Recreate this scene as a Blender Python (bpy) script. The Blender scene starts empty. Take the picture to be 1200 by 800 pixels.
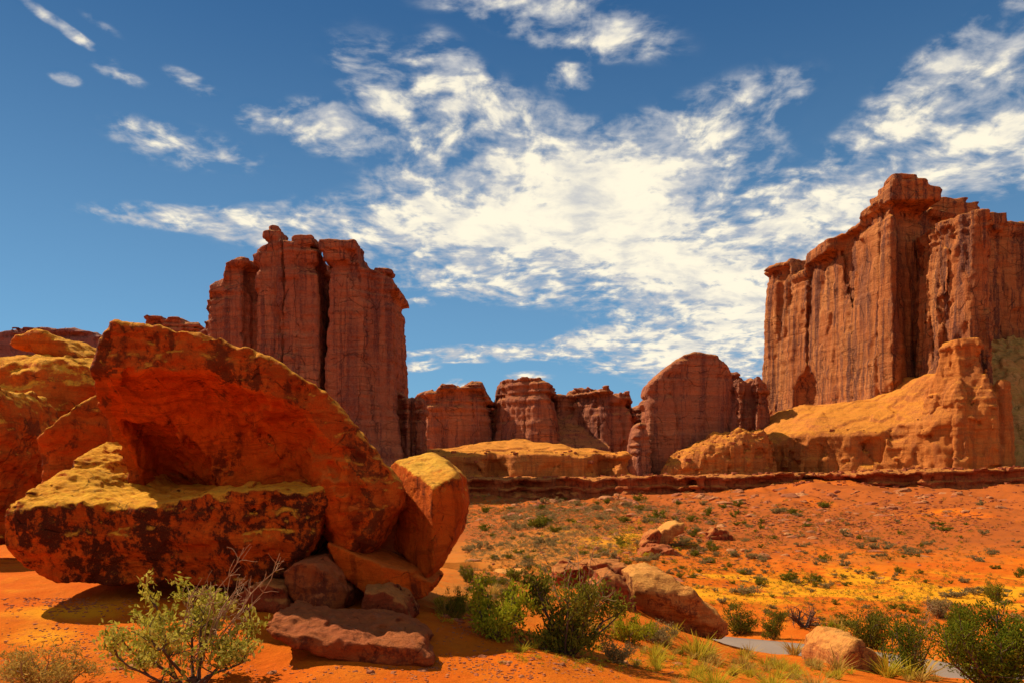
import bpy, math, random
import numpy as np
from concurrent.futures import ThreadPoolExecutor

# ---------------------------------------------------------------- camera, sky, sun, exposure
sc = bpy.context.scene
F = 933.0            # focal length in photo pixels (28 mm lens on a 36 mm sensor, 1200 px wide)
EYE = 1.7            # camera height in metres
HZ = 560.0           # eye level, in photo pixel rows
cam_d = bpy.data.cameras.new("camera")
cam = bpy.data.objects.new("camera", cam_d)
sc.collection.objects.link(cam)
cam.location = (0, 0, EYE)
cam.rotation_euler = (math.radians(90), 0, 0)
cam_d.lens = 28.0
cam_d.sensor_width = 36.0
cam_d.shift_y = (HZ - 400.0) / 1200.0
cam_d.clip_start = 0.05
cam_d.clip_end = 20000
sc.camera = cam

SUN_EL = math.radians(46)
SUN_H = np.array([-0.86, 0.51])          # horizontal direction towards the sun
SUN_H = SUN_H / np.linalg.norm(SUN_H)
sc.view_settings.view_transform = 'Standard'
sc.view_settings.look = 'None'
sc.view_settings.exposure = 0.42
sc.view_settings.gamma = 1.0


class NT:
    """small helper for building node trees"""
    def __init__(self, tree):
        self.t = tree
        tree.nodes.clear()

    def put(self, sock, v):
        if isinstance(v, bpy.types.NodeSocket):
            self.t.links.new(v, sock)
        elif isinstance(v, (tuple, list)) and sock.type == 'RGBA' and len(v) == 3:
            sock.default_value = (*v, 1)
        else:
            sock.default_value = v

    def node(self, kind, ins=None, **props):
        n = self.t.nodes.new(kind)
        for k, v in props.items():
            setattr(n, k, v)
        for k, v in (ins or {}).items():
            self.put(n.inputs[k], v)
        return n

    def math(self, op, a, b=0.0, c=None, clamp=False):
        n = self.node('ShaderNodeMath', operation=op, use_clamp=clamp)
        self.put(n.inputs[0], a)
        self.put(n.inputs[1], b)
        if c is not None:
            self.put(n.inputs[2], c)
        return n.outputs[0]

    def vmath(self, op, a, b=None):
        n = self.node('ShaderNodeVectorMath', operation=op)
        self.put(n.inputs[0], a)
        if b is not None:
            self.put(n.inputs[1], b)
        return n.outputs['Value'] if op in ('LENGTH', 'DOT_PRODUCT') else n.outputs[0]

    def mix(self, f, a, b, blend='MIX'):
        n = self.node('ShaderNodeMix', data_type='RGBA', blend_type=blend)
        self.put(n.inputs[0], f)
        self.put(n.inputs[6], a)
        self.put(n.inputs[7], b)
        return n.outputs[2]

    def ramp(self, x, lo, hi, a=0.0, b=1.0):
        n = self.node('ShaderNodeMapRange', interpolation_type='SMOOTHSTEP')
        for i, v in enumerate((x, lo, hi, a, b)):
            self.put(n.inputs[i], v)
        return n.outputs[0]

    def noise(self, vec, scale, detail=4.0, rough=0.55, dist=0.0):
        n = self.node('ShaderNodeTexNoise', {'Vector': vec, 'Scale': scale, 'Detail': detail,
                                             'Roughness': rough, 'Distortion': dist})
        return n.outputs[0]

    def scale(self, vec, s):
        return self.vmath('MULTIPLY', vec, s)


def azel(px, py):
    dx, dz = (px - 600) / F, (HZ - py) / F
    return math.atan(dx), math.asin(dz / math.sqrt(1 + dx * dx + dz * dz))


def build_world():
    w = bpy.data.worlds.new("World")
    sc.world = w
    w.use_nodes = True
    T = NT(w.node_tree)
    sky = T.node('ShaderNodeTexSky', sky_type='NISHITA', sun_disc=False, sun_elevation=SUN_EL,
                 sun_rotation=math.atan2(SUN_H[0], SUN_H[1]), altitude=1500,
                 air_density=1.0, dust_density=0.3, ozone_density=2.5)
    d = T.node('ShaderNodeTexCoord').outputs['Generated']
    s = T.node('ShaderNodeSeparateXYZ', {0: d})
    az = T.math('ARCTAN2', s.outputs[0], s.outputs[1])
    el = T.math('ARCSINE', s.outputs[2])
    ae = T.node('ShaderNodeCombineXYZ', {0: az, 1: el, 2: 0.0}).outputs[0]
    # a flat cloud layer overhead: coordinates stretch towards the horizon as a real deck does
    h = T.math('ADD', T.math('MAXIMUM', s.outputs[2], 0.0), 0.22)
    deck = T.node('ShaderNodeCombineXYZ', {0: T.math('DIVIDE', s.outputs[0], h),
                                           1: T.math('DIVIDE', s.outputs[1], h), 2: 0.0}).outputs[0]
    warp = T.node('ShaderNodeTexNoise', {'Vector': deck, 'Scale': 2.2, 'Detail': 3.0}).outputs['Color']
    deckw = T.vmath('ADD', deck, T.scale(T.vmath('SUBTRACT', warp, (0.5, 0.5, 0.5)), (0.16, 0.16, 0)))
    # where the photo's clouds sit: (px, py, half width, half height, tilt, amount)
    blobs = [
        (680, 225, 200, 66, 5, 0.98), (600, 170, 190, 60, -22, 0.72), (470, 265, 190, 36, 4, 0.72),
        (600, 285, 160, 60, -12, 0.78), (760, 290, 160, 55, -30, 0.88), (850, 360, 150, 95, -25, 1.05), (700, 260, 240, 70, -15, 0.6),
        (790, 170, 140, 50, 18, 0.55), (860, 130, 90, 26, 12, 0.42), (385, 152, 60, 30, -6, 0.85),
        (298, 138, 22, 18, 0, 0.62), (225, 172, 90, 24, -6, 0.42), (235, 258, 120, 15, 2, 0.72),
        (660, 25, 130, 34, -12, 0.66), (715, 45, 45, 26, 0, 0.7), (600, 8, 120, 14, 0, 0.3),
        (1120, 75, 130, 38, 24, 0.72), (1060, 150, 100, 30, 12, 0.62), (1170, 150, 90, 34, 8, 0.72),
        (1080, 215, 190, 36, 4, 0.9), (940, 255, 120, 46, -6, 0.75), (1190, 60, 60, 40, 20, 0.5),
        (70, 30, 70, 8, -22, 0.5), (225, 97, 32, 11, -16, 0.55), (140, 88, 34, 9, -10, 0.42), (185, 170, 60, 24, -8, 0.38),
        (78, 92, 20, 9, 0, 0.5), (575, 413, 95, 10, 2, 0.92), (690, 402, 52, 17, 12, 1.0),
        (485, 430, 28, 6, 3, 0.75), (488, 354, 22, 6, 0, 0.68), (715, 430, 40, 8, 0, 0.62),
        (668, 92, 26, 18, 0, 0.72), (620, 442, 26, 7, 0, 0.8), (540, 452, 20, 8, 0, 0.75),
        (780, 420, 90, 40, -30, 0.7), (540, 330, 130, 22, -5, 0.55), (120, 30, 30, 8, -20, 0.2),
        (440, 110, 60, 30, -40, 0.5), (540, 105, 60, 40, -50, 0.55), (300, 282, 40, 7, 0, 0.55),
    ]
    tot = None
    for px, py, hw, hh, tilt, amt in blobs:
        a, e = azel(px, py)
        a2, _ = azel(px + 1, py)
        _, e2 = azel(px, py - 1)
        m = T.node('ShaderNodeMapping', {'Vector': ae, 'Location': (a, e, 0),
                                         'Rotation': (0, 0, math.radians(tilt)),
                                         'Scale': (hw * 1.55 * (a2 - a), hh * 1.55 * (e2 - e), 1)}, vector_type='TEXTURE')
        v = T.ramp(T.vmath('LENGTH', m.outputs[0]), 0.0, 1.0, amt, 0.0)
        tot = v if tot is None else T.math('MAXIMUM', T.math('MULTIPLY', T.math('ADD', tot, v), 0.82), T.math('MAXIMUM', tot, v))
    # unseen broken cloud added behind the camera as white fill light
    tot = T.math('ADD', tot, T.ramp(s.outputs[1], 0.15, -0.25, 0.0, 0.50))
    big = T.noise(deckw, 3.4, 5.0, 0.6, 0.3)
    fine = T.noise(deckw, 20.0, 6.0, 0.56, 0.15)
    streak = T.noise(T.node('ShaderNodeMapping', {'Vector': deckw, 'Rotation': (0, 0, math.radians(25)),
                                                  'Scale': (2.0, 7.0, 1)}).outputs[0], 2.0, 5.0, 0.6)
    tex = T.math('ADD', T.math('MULTIPLY', big, 0.55), T.math('ADD', T.math('MULTIPLY', fine, 0.90), T.math('MULTIPLY', streak, 0.40)))
    tex = T.math('SUBTRACT', tex, 0.925)                  # about -0.3 .. 0.3
    dens = T.math('ADD', tot, T.math('MULTIPLY', tex, 2.7))
    dens = T.math('MULTIPLY', dens, T.ramp(tot, 0.02, 0.22))
    cover = T.ramp(dens, -0.04, 0.98)
    soft = T.noise(T.vmath('ADD', deckw, (0.02, -0.03, 0)), 9.0, 6.0, 0.6, 0.2)
    thick = T.ramp(T.math('ADD', T.math('MINIMUM', dens, 1.05), T.math('MULTIPLY', T.math('SUBTRACT', soft, 0.5), 2.2)), 0.45, 1.25)
    ccol = T.mix(thick, (0.41, 0.42, 0.44), (0.80, 0.73, 0.57))
    SK = 0.10
    # the sky itself, a little deeper overhead as through a polarising filter
    skyc = T.mix(1.0, sky.outputs[0], (0.56 * SK, 0.80 * SK, 0.86 * SK), 'MULTIPLY')
    skyc = T.node('ShaderNodeGamma', {'Color': skyc, 'Gamma': 1.6}).outputs[0]
    skyc = T.mix(1.0, skyc, (1.60, 1.18, 0.88), 'MULTIPLY')
    skyc = T.mix(1.0, skyc, (0.8, 0.9, 1.0), 'DARKEN')
    deep = T.mix(T.ramp(el, 0.0, 0.62), (0.195, 0.395, 0.610), (0.030, 0.112, 0.275))
    skyc = T.mix(1.0, T.mix(0.68, skyc, deep), (0.84, 0.88, 0.90), 'MULTIPLY')
    col = T.mix(T.math('MULTIPLY', cover, 0.97), skyc, ccol)
    bg = T.node('ShaderNodeBackground', {'Color': col, 'Strength': 1.0})
    o = T.node('ShaderNodeOutputWorld')
    w.node_tree.links.new(bg.outputs[0], o.inputs[0])


build_world()
sun_d = bpy.data.lights.new("sun", 'SUN')
sun_d.energy = 5.0
sun_d.angle = math.radians(0.5)
sun_d.color = (1.0, 0.91, 0.76)
sun = bpy.data.objects.new("sun", sun_d)
sc.collection.objects.link(sun)
sun.rotation_euler = (math.pi / 2 - SUN_EL, 0, math.atan2(SUN_H[1], SUN_H[0]) + math.pi / 2)
sun.location = (-60, 45, 90)

# ---------------------------------------------------------------- helpers: noise, distance fields, meshes
f32 = np.float32


def _hash(ix, iy, iz, seed):
    h = (ix.astype(np.uint32) * np.uint32(374761393) + iy.astype(np.uint32) * np.uint32(668265263)
         + iz.astype(np.uint32) * np.uint32(2147483647) + np.uint32((seed * 974634777) & 0xffffffff))
    h = (h ^ (h >> np.uint32(13))) * np.uint32(1274126177)
    return h ^ (h >> np.uint32(16))


_G = np.random.RandomState(5).normal(size=(256, 3)).astype(f32)
_G /= np.linalg.norm(_G, axis=1, keepdims=True)


def perlin(x, y, z, seed=0):
    x, y, z = np.broadcast_arrays(np.asarray(x, f32), np.asarray(y, f32), np.asarray(z, f32))
    x0, y0, z0 = np.floor(x), np.floor(y), np.floor(z)
    fx, fy, fz = x - x0, y - y0, z - z0
    ix, iy, iz = x0.astype(np.int32), y0.astype(np.int32), z0.astype(np.int32)
    u, v, w = (t * t * t * (t * (t * 6 - 15) + 10) for t in (fx, fy, fz))
    out = np.zeros(x.shape, f32)
    for a in (0, 1):
        wa = u if a else 1 - u
        for b in (0, 1):
            wb = wa * (v if b else 1 - v)
            for c in (0, 1):
                g = _G[_hash(ix + a, iy + b, iz + c, seed) & np.uint32(255)]
                out += wb * (w if c else 1 - w) * (g[..., 0] * (fx - a) + g[..., 1] * (fy - b) + g[..., 2] * (fz - c))
    return out * 1.5


def fbm(x, y, z, octv=4, seed=0, gain=0.5, lac=2.03):
    s, a, f = 0, 1.0, 1.0
    for k in range(octv):
        s = s + a * perlin(x * f, y * f, z * f, seed + k * 17)
        a *= gain
        f *= lac
    return s


def ridged(x, y, z, octv=3, seed=0):
    s, a, f = 0, 1.0, 1.0
    for k in range(octv):
        s = s + a * (1 - 2 * np.abs(perlin(x * f, y * f, z * f, seed + k * 31)))
        a *= 0.5
        f *= 2.1
    return s


def sstep(x, a, b):
    t = np.clip((x - a) / (b - a), 0, 1)
    return t * t * (3 - 2 * t)


def smin(a, b, k):
    h = np.clip(0.5 + 0.5 * (b - a) / k, 0, 1)
    return b * (1 - h) + a * h - k * h * (1 - h)


def smax(a, b, k):
    return -smin(-a, -b, k)


def cells(x, y, z, L, H, seed, warp=.18):
    """square-cut blocks: one random value (-.5 .. .5) per joint-bounded block"""
    w = warp * perlin(x / L, y / L, z / (H * 2), seed + 41)
    bx = np.floor(x / L + w + .07 * seed).astype(np.int32)
    by = np.floor(y / L - w + .13 * seed).astype(np.int32)
    h0 = (_hash(bx, by, bx * 0, seed) & np.uint32(255)).astype(f32) / 255
    bz = np.floor(z / H + h0 * 3 + w * .5).astype(np.int32)
    return (_hash(bx, by, bz, seed + 7) & np.uint32(255)).astype(f32) / 255 - .5


def poly_sdf(poly, x, y):
    """signed distance to a polygon in the plane, negative inside"""
    P = np.asarray(poly, float)
    d = np.full(x.shape, 1e18)
    s = np.ones(x.shape)
    n = len(P)
    for i in range(n):
        a, b = P[i], P[i - 1]
        ex, ey = b - a
        wx, wy = x - a[0], y - a[1]
        t = np.clip((wx * ex + wy * ey) / (ex * ex + ey * ey + 1e-12), 0, 1)
        d = np.minimum(d, (wx - ex * t) ** 2 + (wy - ey * t) ** 2)
        c1, c2, c3 = y >= a[1], y < b[1], ex * wy > ey * wx
        s = np.where((c1 & c2 & c3) | (~c1 & ~c2 & ~c3), -s, s)
    return (s * np.sqrt(d)).astype(f32)


def surface_nets(f, org, h):
    f = f.astype(f32).copy()
    for ax in range(3):
        sl = [slice(None)] * 3
        for e in (0, -1):
            sl[ax] = e
            f[tuple(sl)] = np.maximum(f[tuple(sl)], 0.3 * np.min(h))
    s = f < 0
    c = np.zeros(tuple(n - 1 for n in f.shape), np.uint8)
    offs = [(a, b, d) for a in (0, 1) for b in (0, 1) for d in (0, 1)]
    nx, ny, nz = c.shape
    for a, b, d in offs:
        c += s[a:a + nx, b:b + ny, d:d + nz]
    idx = np.argwhere((c > 0) & (c < 8))
    vid = np.full(c.shape, -1, np.int64)
    vid[tuple(idx.T)] = np.arange(len(idx))
    acc = np.zeros((len(idx), 3), f32)
    cnt = np.zeros(len(idx), f32)
    for i in range(8):
        for j in range(i + 1, 8):
            A, B = np.array(offs[i]), np.array(offs[j])
            if np.abs(A - B).sum() != 1:
                continue
            fa = f[tuple((idx + A).T)]
            fb = f[tuple((idx + B).T)]
            m = (fa < 0) != (fb < 0)
            t = np.where(m, fa / np.where(m, fa - fb, 1), 0)
            acc += np.where(m[:, None], A + t[:, None] * (B - A), 0)
            cnt += m
    v = (idx + acc / cnt[:, None]) * np.asarray(h, f32) + np.asarray(org, f32)
    quads = []
    for ax in range(3):
        sl0 = [slice(None)] * 3
        sl1 = [slice(None)] * 3
        sl0[ax], sl1[ax] = slice(0, -1), slice(1, None)
        e = np.argwhere(s[tuple(sl0)] != s[tuple(sl1)])
        o1, o2 = (ax + 1) % 3, (ax + 2) % 3
        ok = (e[:, o1] > 0) & (e[:, o2] > 0) & (e[:, o1] < c.shape[o1]) & (e[:, o2] < c.shape[o2])
        e = e[ok]
        inside = s[tuple(e.T)]
        u1 = np.eye(3, dtype=int)[o1]
        u2 = np.eye(3, dtype=int)[o2]
        q = np.stack([vid[tuple((e - u1 - u2).T)], vid[tuple((e - u2).T)], vid[tuple(e.T)], vid[tuple((e - u1).T)]], 1)
        q[~inside] = q[~inside][:, ::-1]
        quads.append(q)
    q = np.concatenate(quads)
    q = q[(q >= 0).all(1)]
    return v.astype(f32), q


def largest_piece(v, q):
    """drop loose crumbs: keep the biggest connected piece"""
    lab = np.arange(len(v))
    while True:
        m = lab[q].min(1)
        new = lab.copy()
        for k in range(4):
            np.minimum.at(new, q[:, k], m)
        new = new[new]
        if (new == lab).all():
            break
        lab = new
    best = np.bincount(lab).argmax()
    keep = lab == best
    remap = np.cumsum(keep) - 1
    return v[keep], remap[q[keep[q[:, 0]]]]


def vnormals(v, q):
    n = np.cross(v[q[:, 2]] - v[q[:, 0]], v[q[:, 3]] - v[q[:, 1]])
    N = np.zeros_like(v)
    for k in range(4):
        np.add.at(N, q[:, k], n)
    return N / (np.linalg.norm(N, axis=1, keepdims=True) + 1e-9)


def new_mesh(name, v, faces, mat=None, smooth=True, mat_idx=None):
    """mesh from arrays; faces: (n,4) or (n,3) int array"""
    me = bpy.data.meshes.new(name)
    faces = np.asarray(faces, np.int32)
    k = faces.shape[1]
    me.vertices.add(len(v))
    me.vertices.foreach_set('co', np.asarray(v, f32).ravel())
    me.loops.add(faces.size)
    me.loops.foreach_set('vertex_index', faces.ravel())
    me.polygons.add(len(faces))
    me.polygons.foreach_set('loop_start', np.arange(0, faces.size, k, dtype=np.int32))
    me.polygons.foreach_set('use_smooth', np.full(len(faces), smooth))
    for m in (mat if isinstance(mat, (list, tuple)) else [mat] if mat else []):
        me.materials.append(m)
    if mat_idx is not None:
        me.polygons.foreach_set('material_index', np.asarray(mat_idx, np.int32))
    me.update(calc_edges=True)
    return me


def link(name, data, parent=None, loc=None):
    o = bpy.data.objects.new(name, data)
    sc.collection.objects.link(o)
    if parent is not None:
        o.parent = parent
    if loc is not None:
        o.location = loc
    return o


def tag(o, label=None, cat=None, group=None, kind=None):
    for k, v in (('label', label), ('category', cat), ('group', group), ('kind', kind)):
        if v:
            o[k] = v
    return o


def P(px, py, Y):
    return np.array([(px - 600) / F * Y, Y, EYE + (HZ - py) / F * Y])


def X_(px, Y):
    return (px - 600) / F * Y


def Z_(py, Y):
    return EYE + (HZ - py) / F * Y


def grid(x0, x1, y0, y1, z0, z1, h):
    xs = np.arange(x0, x1 + h, h, dtype=f32)
    ys = np.arange(y0, y1 + h, h, dtype=f32)
    zs = np.arange(z0, z1 + h, h, dtype=f32)
    return xs[:, None, None], ys[None, :, None], zs[None, None, :], (x0, y0, z0), h


POOL = ThreadPoolExecutor(4)


def field(fn, box, h):
    x, y, z, org, h = grid(*box, h)
    n = 6
    parts = list(POOL.map(lambda i: np.asarray(fn(x[i:i + n], y, z), f32), range(0, len(x), n)))
    return np.concatenate(parts, 0), org


def sdf_mesh(name, fn, box, h, mat, disp=None, parent=None, origin=None):
    f, org = field(fn, box, h)
    v, q = surface_nets(f, org, (h, h, h))
    v, q = largest_piece(v, q)
    if disp is not None:
        n = vnormals(v, q)
        v = v + n * disp(v, n)[:, None]
    if origin is not None:
        v = v - np.asarray(origin, f32)
    o = link(name, new_mesh(name, v, q, mat), parent)
    if origin is not None and parent is None:
        o.location = origin
    return o


def empty(name, loc):
    return link(name, None, None, loc)

# ---------------------------------------------------------------- materials
def bsdf_out(T, col, rough, bump_h=None, bump_s=0.5, bump_d=0.1, spec=0.2):
    b = T.node('ShaderNodeBsdfPrincipled', {'Base Color': col, 'Roughness': rough, 'Specular IOR Level': spec})
    if bump_h is not None:
        n = T.node('ShaderNodeBump', {'Height': bump_h, 'Strength': bump_s, 'Distance': bump_d})
        T.t.links.new(n.outputs[0], b.inputs['Normal'])
    o = T.node('ShaderNodeOutputMaterial')
    T.t.links.new(b.outputs[0], o.inputs[0])
    return b


def mat_new(name):
    m = bpy.data.materials.new(name)
    m.use_nodes = True
    return m, NT(m.node_tree)


def cliff_mat(name, base, varnish, dust, pale, u=1.0, var_amt=0.6, bump=1.0, dusty=0.6, cracks=0.6):
    """desert sandstone: bedding bands, vertical varnish streaks, joints, dusty ledges; u = size of the features in metres"""
    m, T = mat_new(name)
    g = T.node('ShaderNodeNewGeometry')
    p = g.outputs['Position']
    q = T.scale(p, (1 / u, 1 / u, 1 / u))
    wob = T.node('ShaderNodeTexNoise', {'Vector': T.scale(q, (0.25, 0.25, 0.25)), 'Scale': 1.0, 'Detail': 3.0}).outputs['Color']
    qw = T.vmath('ADD', q, T.scale(T.vmath('SUBTRACT', wob, (0.5, 0.5, 0.5)), (2.2, 2.2, 2.2)))
    blot = T.noise(T.scale(q, (0.06, 0.06, 0.035)), 1.0, 8, 0.65, 0.4)
    streak = T.noise(T.scale(q, (0.40, 0.40, 0.016)), 1.0, 8, 0.68, 0.2)
    streak2 = T.noise(T.scale(q, (0.13, 0.13, 0.011)), 1.0, 6, 0.65, 0.3)
    bed = T.noise(T.scale(qw, (0.010, 0.010, 0.55)), 1.0, 8, 0.75, 0.05)
    grain = T.noise(q, 1.5, 10, 0.72)
    vor = T.node('ShaderNodeTexVoronoi', {'Vector': T.scale(qw, (0.16, 0.16, 0.045)), 'Scale': 1.0}, feature='DISTANCE_TO_EDGE')
    crack = T.math('MULTIPLY', T.ramp(vor.outputs['Distance'], 0.0, 0.028, 1.0, 0.0), T.ramp(streak2, 0.44, 0.56))
    vor2 = T.node('ShaderNodeTexVoronoi', {'Vector': T.scale(qw, (0.06, 0.06, 0.30)), 'Scale': 1.0}, feature='DISTANCE_TO_EDGE')
    crack = T.math('MAXIMUM', crack, T.math('MULTIPLY', T.ramp(vor2.outputs['Distance'], 0.0, 0.03, 1.0, 0.0), T.ramp(blot, 0.45, 0.6)))
    vcol = T.node('ShaderNodeTexVoronoi', {'Vector': T.scale(qw, (0.16, 0.16, 0.045)), 'Scale': 1.0}).outputs['Color']
    vc = T.node('ShaderNodeSeparateColor', {0: vcol}).outputs[0]
    col = T.mix(T.ramp(blot, 0.35, 0.66), base, pale)
    col = T.mix(T.math('MULTIPLY', T.math('ABSOLUTE', T.math('SUBTRACT', vc, 0.5)), 0.55), col, tuple(c * 0.7 for c in base))
    col = T.mix(T.math('MULTIPLY', T.ramp(bed, 0.44, 0.60), 0.5), col, tuple(c * 0.60 for c in base))
    col = T.mix(T.math('MULTIPLY', T.ramp(bed, 0.42, 0.30), 0.35), col, tuple(min(1, c * 1.25) for c in pale))
    col = T.mix(T.math('MULTIPLY', T.ramp(streak, 0.48, 0.60), var_amt), col, varnish)
    col = T.mix(T.math('MULTIPLY', T.ramp(streak2, 0.50, 0.62), var_amt * 0.7), col, varnish)
    col = T.mix(T.math('MULTIPLY', T.ramp(grain, 0.42, 0.72), 0.35), col, tuple(min(1, c * 1.25) for c in pale))
    nz = T.node('ShaderNodeSeparateXYZ', {0: g.outputs['Normal']}).outputs[2]
    flat = T.ramp(T.math('ADD', nz, T.math('MULTIPLY', T.math('SUBTRACT', T.math('ADD', grain, bed), 1.0), 1.1)), 0.5, 0.95)
    col = T.mix(T.math('MULTIPLY', flat, dusty), col, dust)
    crack = T.math('MULTIPLY', crack, cracks)
    col = T.mix(crack, col, tuple(c * 0.35 for c in varnish))
    hgt = T.math('ADD', T.math('MULTIPLY', grain, 0.9), T.math('ADD', T.math('MULTIPLY', bed, 1.2), T.math('MULTIPLY', streak, 1.0)))
    hgt = T.math('SUBTRACT', hgt, T.math('MULTIPLY', crack, 0.5))
    hgt = T.math('ADD', hgt, T.math('MULTIPLY', vc, 0.35))
    bsdf_out(T, col, 0.95, hgt, 0.9 * bump, 1.2 * u, 0.05)
    return m


M = {}
M['mesa'] = cliff_mat('mesa_sandstone', (0.50, 0.140, 0.040), (0.12, 0.042, 0.032), (0.72, 0.25, 0.04), (0.62, 0.225, 0.065), 1.0, 0.9)
M['slick'] = cliff_mat('slickrock', (0.62, 0.18, 0.035), (0.32, 0.09, 0.03), (0.86, 0.32, 0.03), (0.70, 0.225, 0.045), 0.8, 0.6, 1.0, 0.6, 0.2)
M['tower'] = cliff_mat('tower_sandstone', (0.43, 0.130, 0.062), (0.15, 0.050, 0.040), (0.68, 0.26, 0.06), (0.56, 0.19, 0.075), 1.0, 0.75)
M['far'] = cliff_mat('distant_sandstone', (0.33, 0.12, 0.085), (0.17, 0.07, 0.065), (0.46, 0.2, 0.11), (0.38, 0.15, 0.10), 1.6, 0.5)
M['scree'] = cliff_mat('brushy_scree', (0.56, 0.25, 0.06), (0.30, 0.20, 0.05), (0.66, 0.36, 0.07), (0.62, 0.32, 0.10), 0.6, 0.5)
M['ledge'] = cliff_mat('ledge_rock', (0.40, 0.085, 0.025), (0.12, 0.03, 0.018), (0.68, 0.25, 0.045), (0.48, 0.12, 0.03), 0.4, 0.5)


def boulder_mat(name, fresh, patina, sunlit_crust, patina_lo=0.5, patina_amt=0.85, u=1.0, lichen=0.22):
    """near boulders: fresh red stone, blotchy dark desert varnish on the sides, tan tops, part weathering and part sunlight painted in"""
    m, T = mat_new(name)
    g = T.node('ShaderNodeNewGeometry')
    p = T.scale(g.outputs['Position'], (1 / u, 1 / u, 1 / u))
    wob = T.node('ShaderNodeTexNoise', {'Vector': p, 'Scale': 1.1, 'Detail': 4.0}).outputs['Color']
    pw = T.vmath('ADD', p, T.scale(T.vmath('SUBTRACT', wob, (0.5, 0.5, 0.5)), (0.5, 0.5, 0.5)))
    big = T.noise(p, 0.75, 8, 0.62, 0.5)
    mid = T.noise(p, 2.4, 12, 0.70, 0.3)
    fine = T.noise(p, 9.0, 10, 0.72)
    grit = T.noise(p, 70.0, 5, 0.75)
    run = T.noise(T.scale(pw, (3.4, 3.4, 0.30)), 1.0, 8, 0.66, 0.25)
    bed = T.noise(T.node('ShaderNodeMapping', {'Vector': pw, 'Rotation': (0.05, 0.22, 0), 'Scale': (0.35, 0.35, 8.0)}).outputs[0], 1.0, 8, 0.72, 0.1)
    vor = T.node('ShaderNodeTexVoronoi', {'Vector': T.scale(pw, (0.75, 0.75, 1.1)), 'Scale': 1.0}, feature='DISTANCE_TO_EDGE')
    crack = T.math('MULTIPLY', T.ramp(T.math('ADD', vor.outputs['Distance'], T.math('MULTIPLY', T.math('SUBTRACT', fine, 0.5), 0.03)), 0.0, 0.010, 1.0, 0.0), T.ramp(mid, 0.50, 0.60))
    pit = T.node('ShaderNodeTexVoronoi', {'Vector': pw, 'Scale': 7.0})
    pits = T.math('MULTIPLY', T.ramp(pit.outputs['Distance'], 0.05, 0.30, 1.0, 0.0), T.ramp(mid, 0.52, 0.66))
    col = T.mix(T.ramp(big, 0.34, 0.66), fresh, tuple(min(1, c * k) for c, k in zip(fresh, (1.25, 1.6, 1.6))))
    col = T.mix(T.math('MULTIPLY', T.ramp(run, 0.52, 0.66), 0.6), col, tuple(c * k for c, k in zip(fresh, (0.40, 0.34, 0.5))))
    col = T.mix(T.math('MULTIPLY', T.ramp(run, 0.44, 0.32), 0.55), col, tuple(min(1, c * k) for c, k in zip(fresh, (1.5, 2.1, 1.6))))
    col = T.mix(T.math('MULTIPLY', T.ramp(bed, 0.51, 0.58), 0.5), col, tuple(c * 0.55 for c in fresh))
    pat = T.math('ADD', T.math('MULTIPLY', mid, 0.55), T.math('MULTIPLY', fine, 0.45))
    pat = T.math('ADD', pat, T.math('MULTIPLY', T.math('SUBTRACT', T.math('ADD', big, run), 1.0), 0.45))
    pmask = T.ramp(pat, patina_lo, patina_lo + 0.07)
    halo = T.ramp(T.math('ADD', pat, T.math('MULTIPLY', T.math('SUBTRACT', fine, 0.5), 0.5)), patina_lo - 0.10, patina_lo + 0.08)
    col = T.mix(T.math('MULTIPLY', halo, 0.55 * patina_amt), col, tuple(0.45 * a + 0.55 * b for a, b in zip(fresh, patina)))
    col = T.mix(T.math('MULTIPLY', pmask, patina_amt), col, patina)
    col = T.mix(T.math('MULTIPLY', T.ramp(grit, 0.48, 0.70), 0.45), col, tuple(c * 0.5 for c in fresh))
    col = T.mix(T.math('MULTIPLY', T.ramp(grit, 0.46, 0.32), 0.35), col, tuple(min(1, c * k) for c, k in zip(fresh, (1.5, 2.0, 2.2))))
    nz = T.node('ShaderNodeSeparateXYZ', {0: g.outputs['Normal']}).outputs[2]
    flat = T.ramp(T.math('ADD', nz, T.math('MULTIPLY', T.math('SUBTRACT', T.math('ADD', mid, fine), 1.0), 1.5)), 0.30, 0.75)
    cr = T.mix(T.ramp(fine, 0.38, 0.64), tuple(c * 0.86 for c in sunlit_crust), tuple(min(1, c * 1.15) for c in sunlit_crust))
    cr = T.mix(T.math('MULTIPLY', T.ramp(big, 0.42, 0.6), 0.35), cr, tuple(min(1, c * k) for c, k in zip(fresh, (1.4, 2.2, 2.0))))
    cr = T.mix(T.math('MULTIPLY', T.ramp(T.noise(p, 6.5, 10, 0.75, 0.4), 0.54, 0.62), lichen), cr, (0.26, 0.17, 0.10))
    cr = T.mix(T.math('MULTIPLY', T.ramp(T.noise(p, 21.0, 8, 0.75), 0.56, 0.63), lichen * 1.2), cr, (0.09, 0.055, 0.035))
    col = T.mix(T.math('MULTIPLY', flat, 0.9), col, cr)  # upward faces: weathered tan, with sunlit yellow put into the colour
    col = T.mix(T.math('MULTIPLY', crack, 0.6), col, tuple(c * 0.3 for c in patina))
    col = T.mix(T.math('MULTIPLY', pits, 0.4), col, tuple(c * 0.4 for c in fresh))
    hgt = T.math('ADD', T.math('ADD', T.math('MULTIPLY', mid, 0.9), T.math('MULTIPLY', fine, 0.55)),
                 T.math('ADD', T.math('MULTIPLY', grit, 0.09), T.math('MULTIPLY', bed, 0.42)))
    hgt = T.math('SUBTRACT', hgt, T.math('ADD', T.math('MULTIPLY', crack, 0.35), T.math('MULTIPLY', pits, 0.18)))
    bsdf_out(T, col, 0.95, hgt, 0.8, 0.20 * u, 0.05)
    return m


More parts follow.
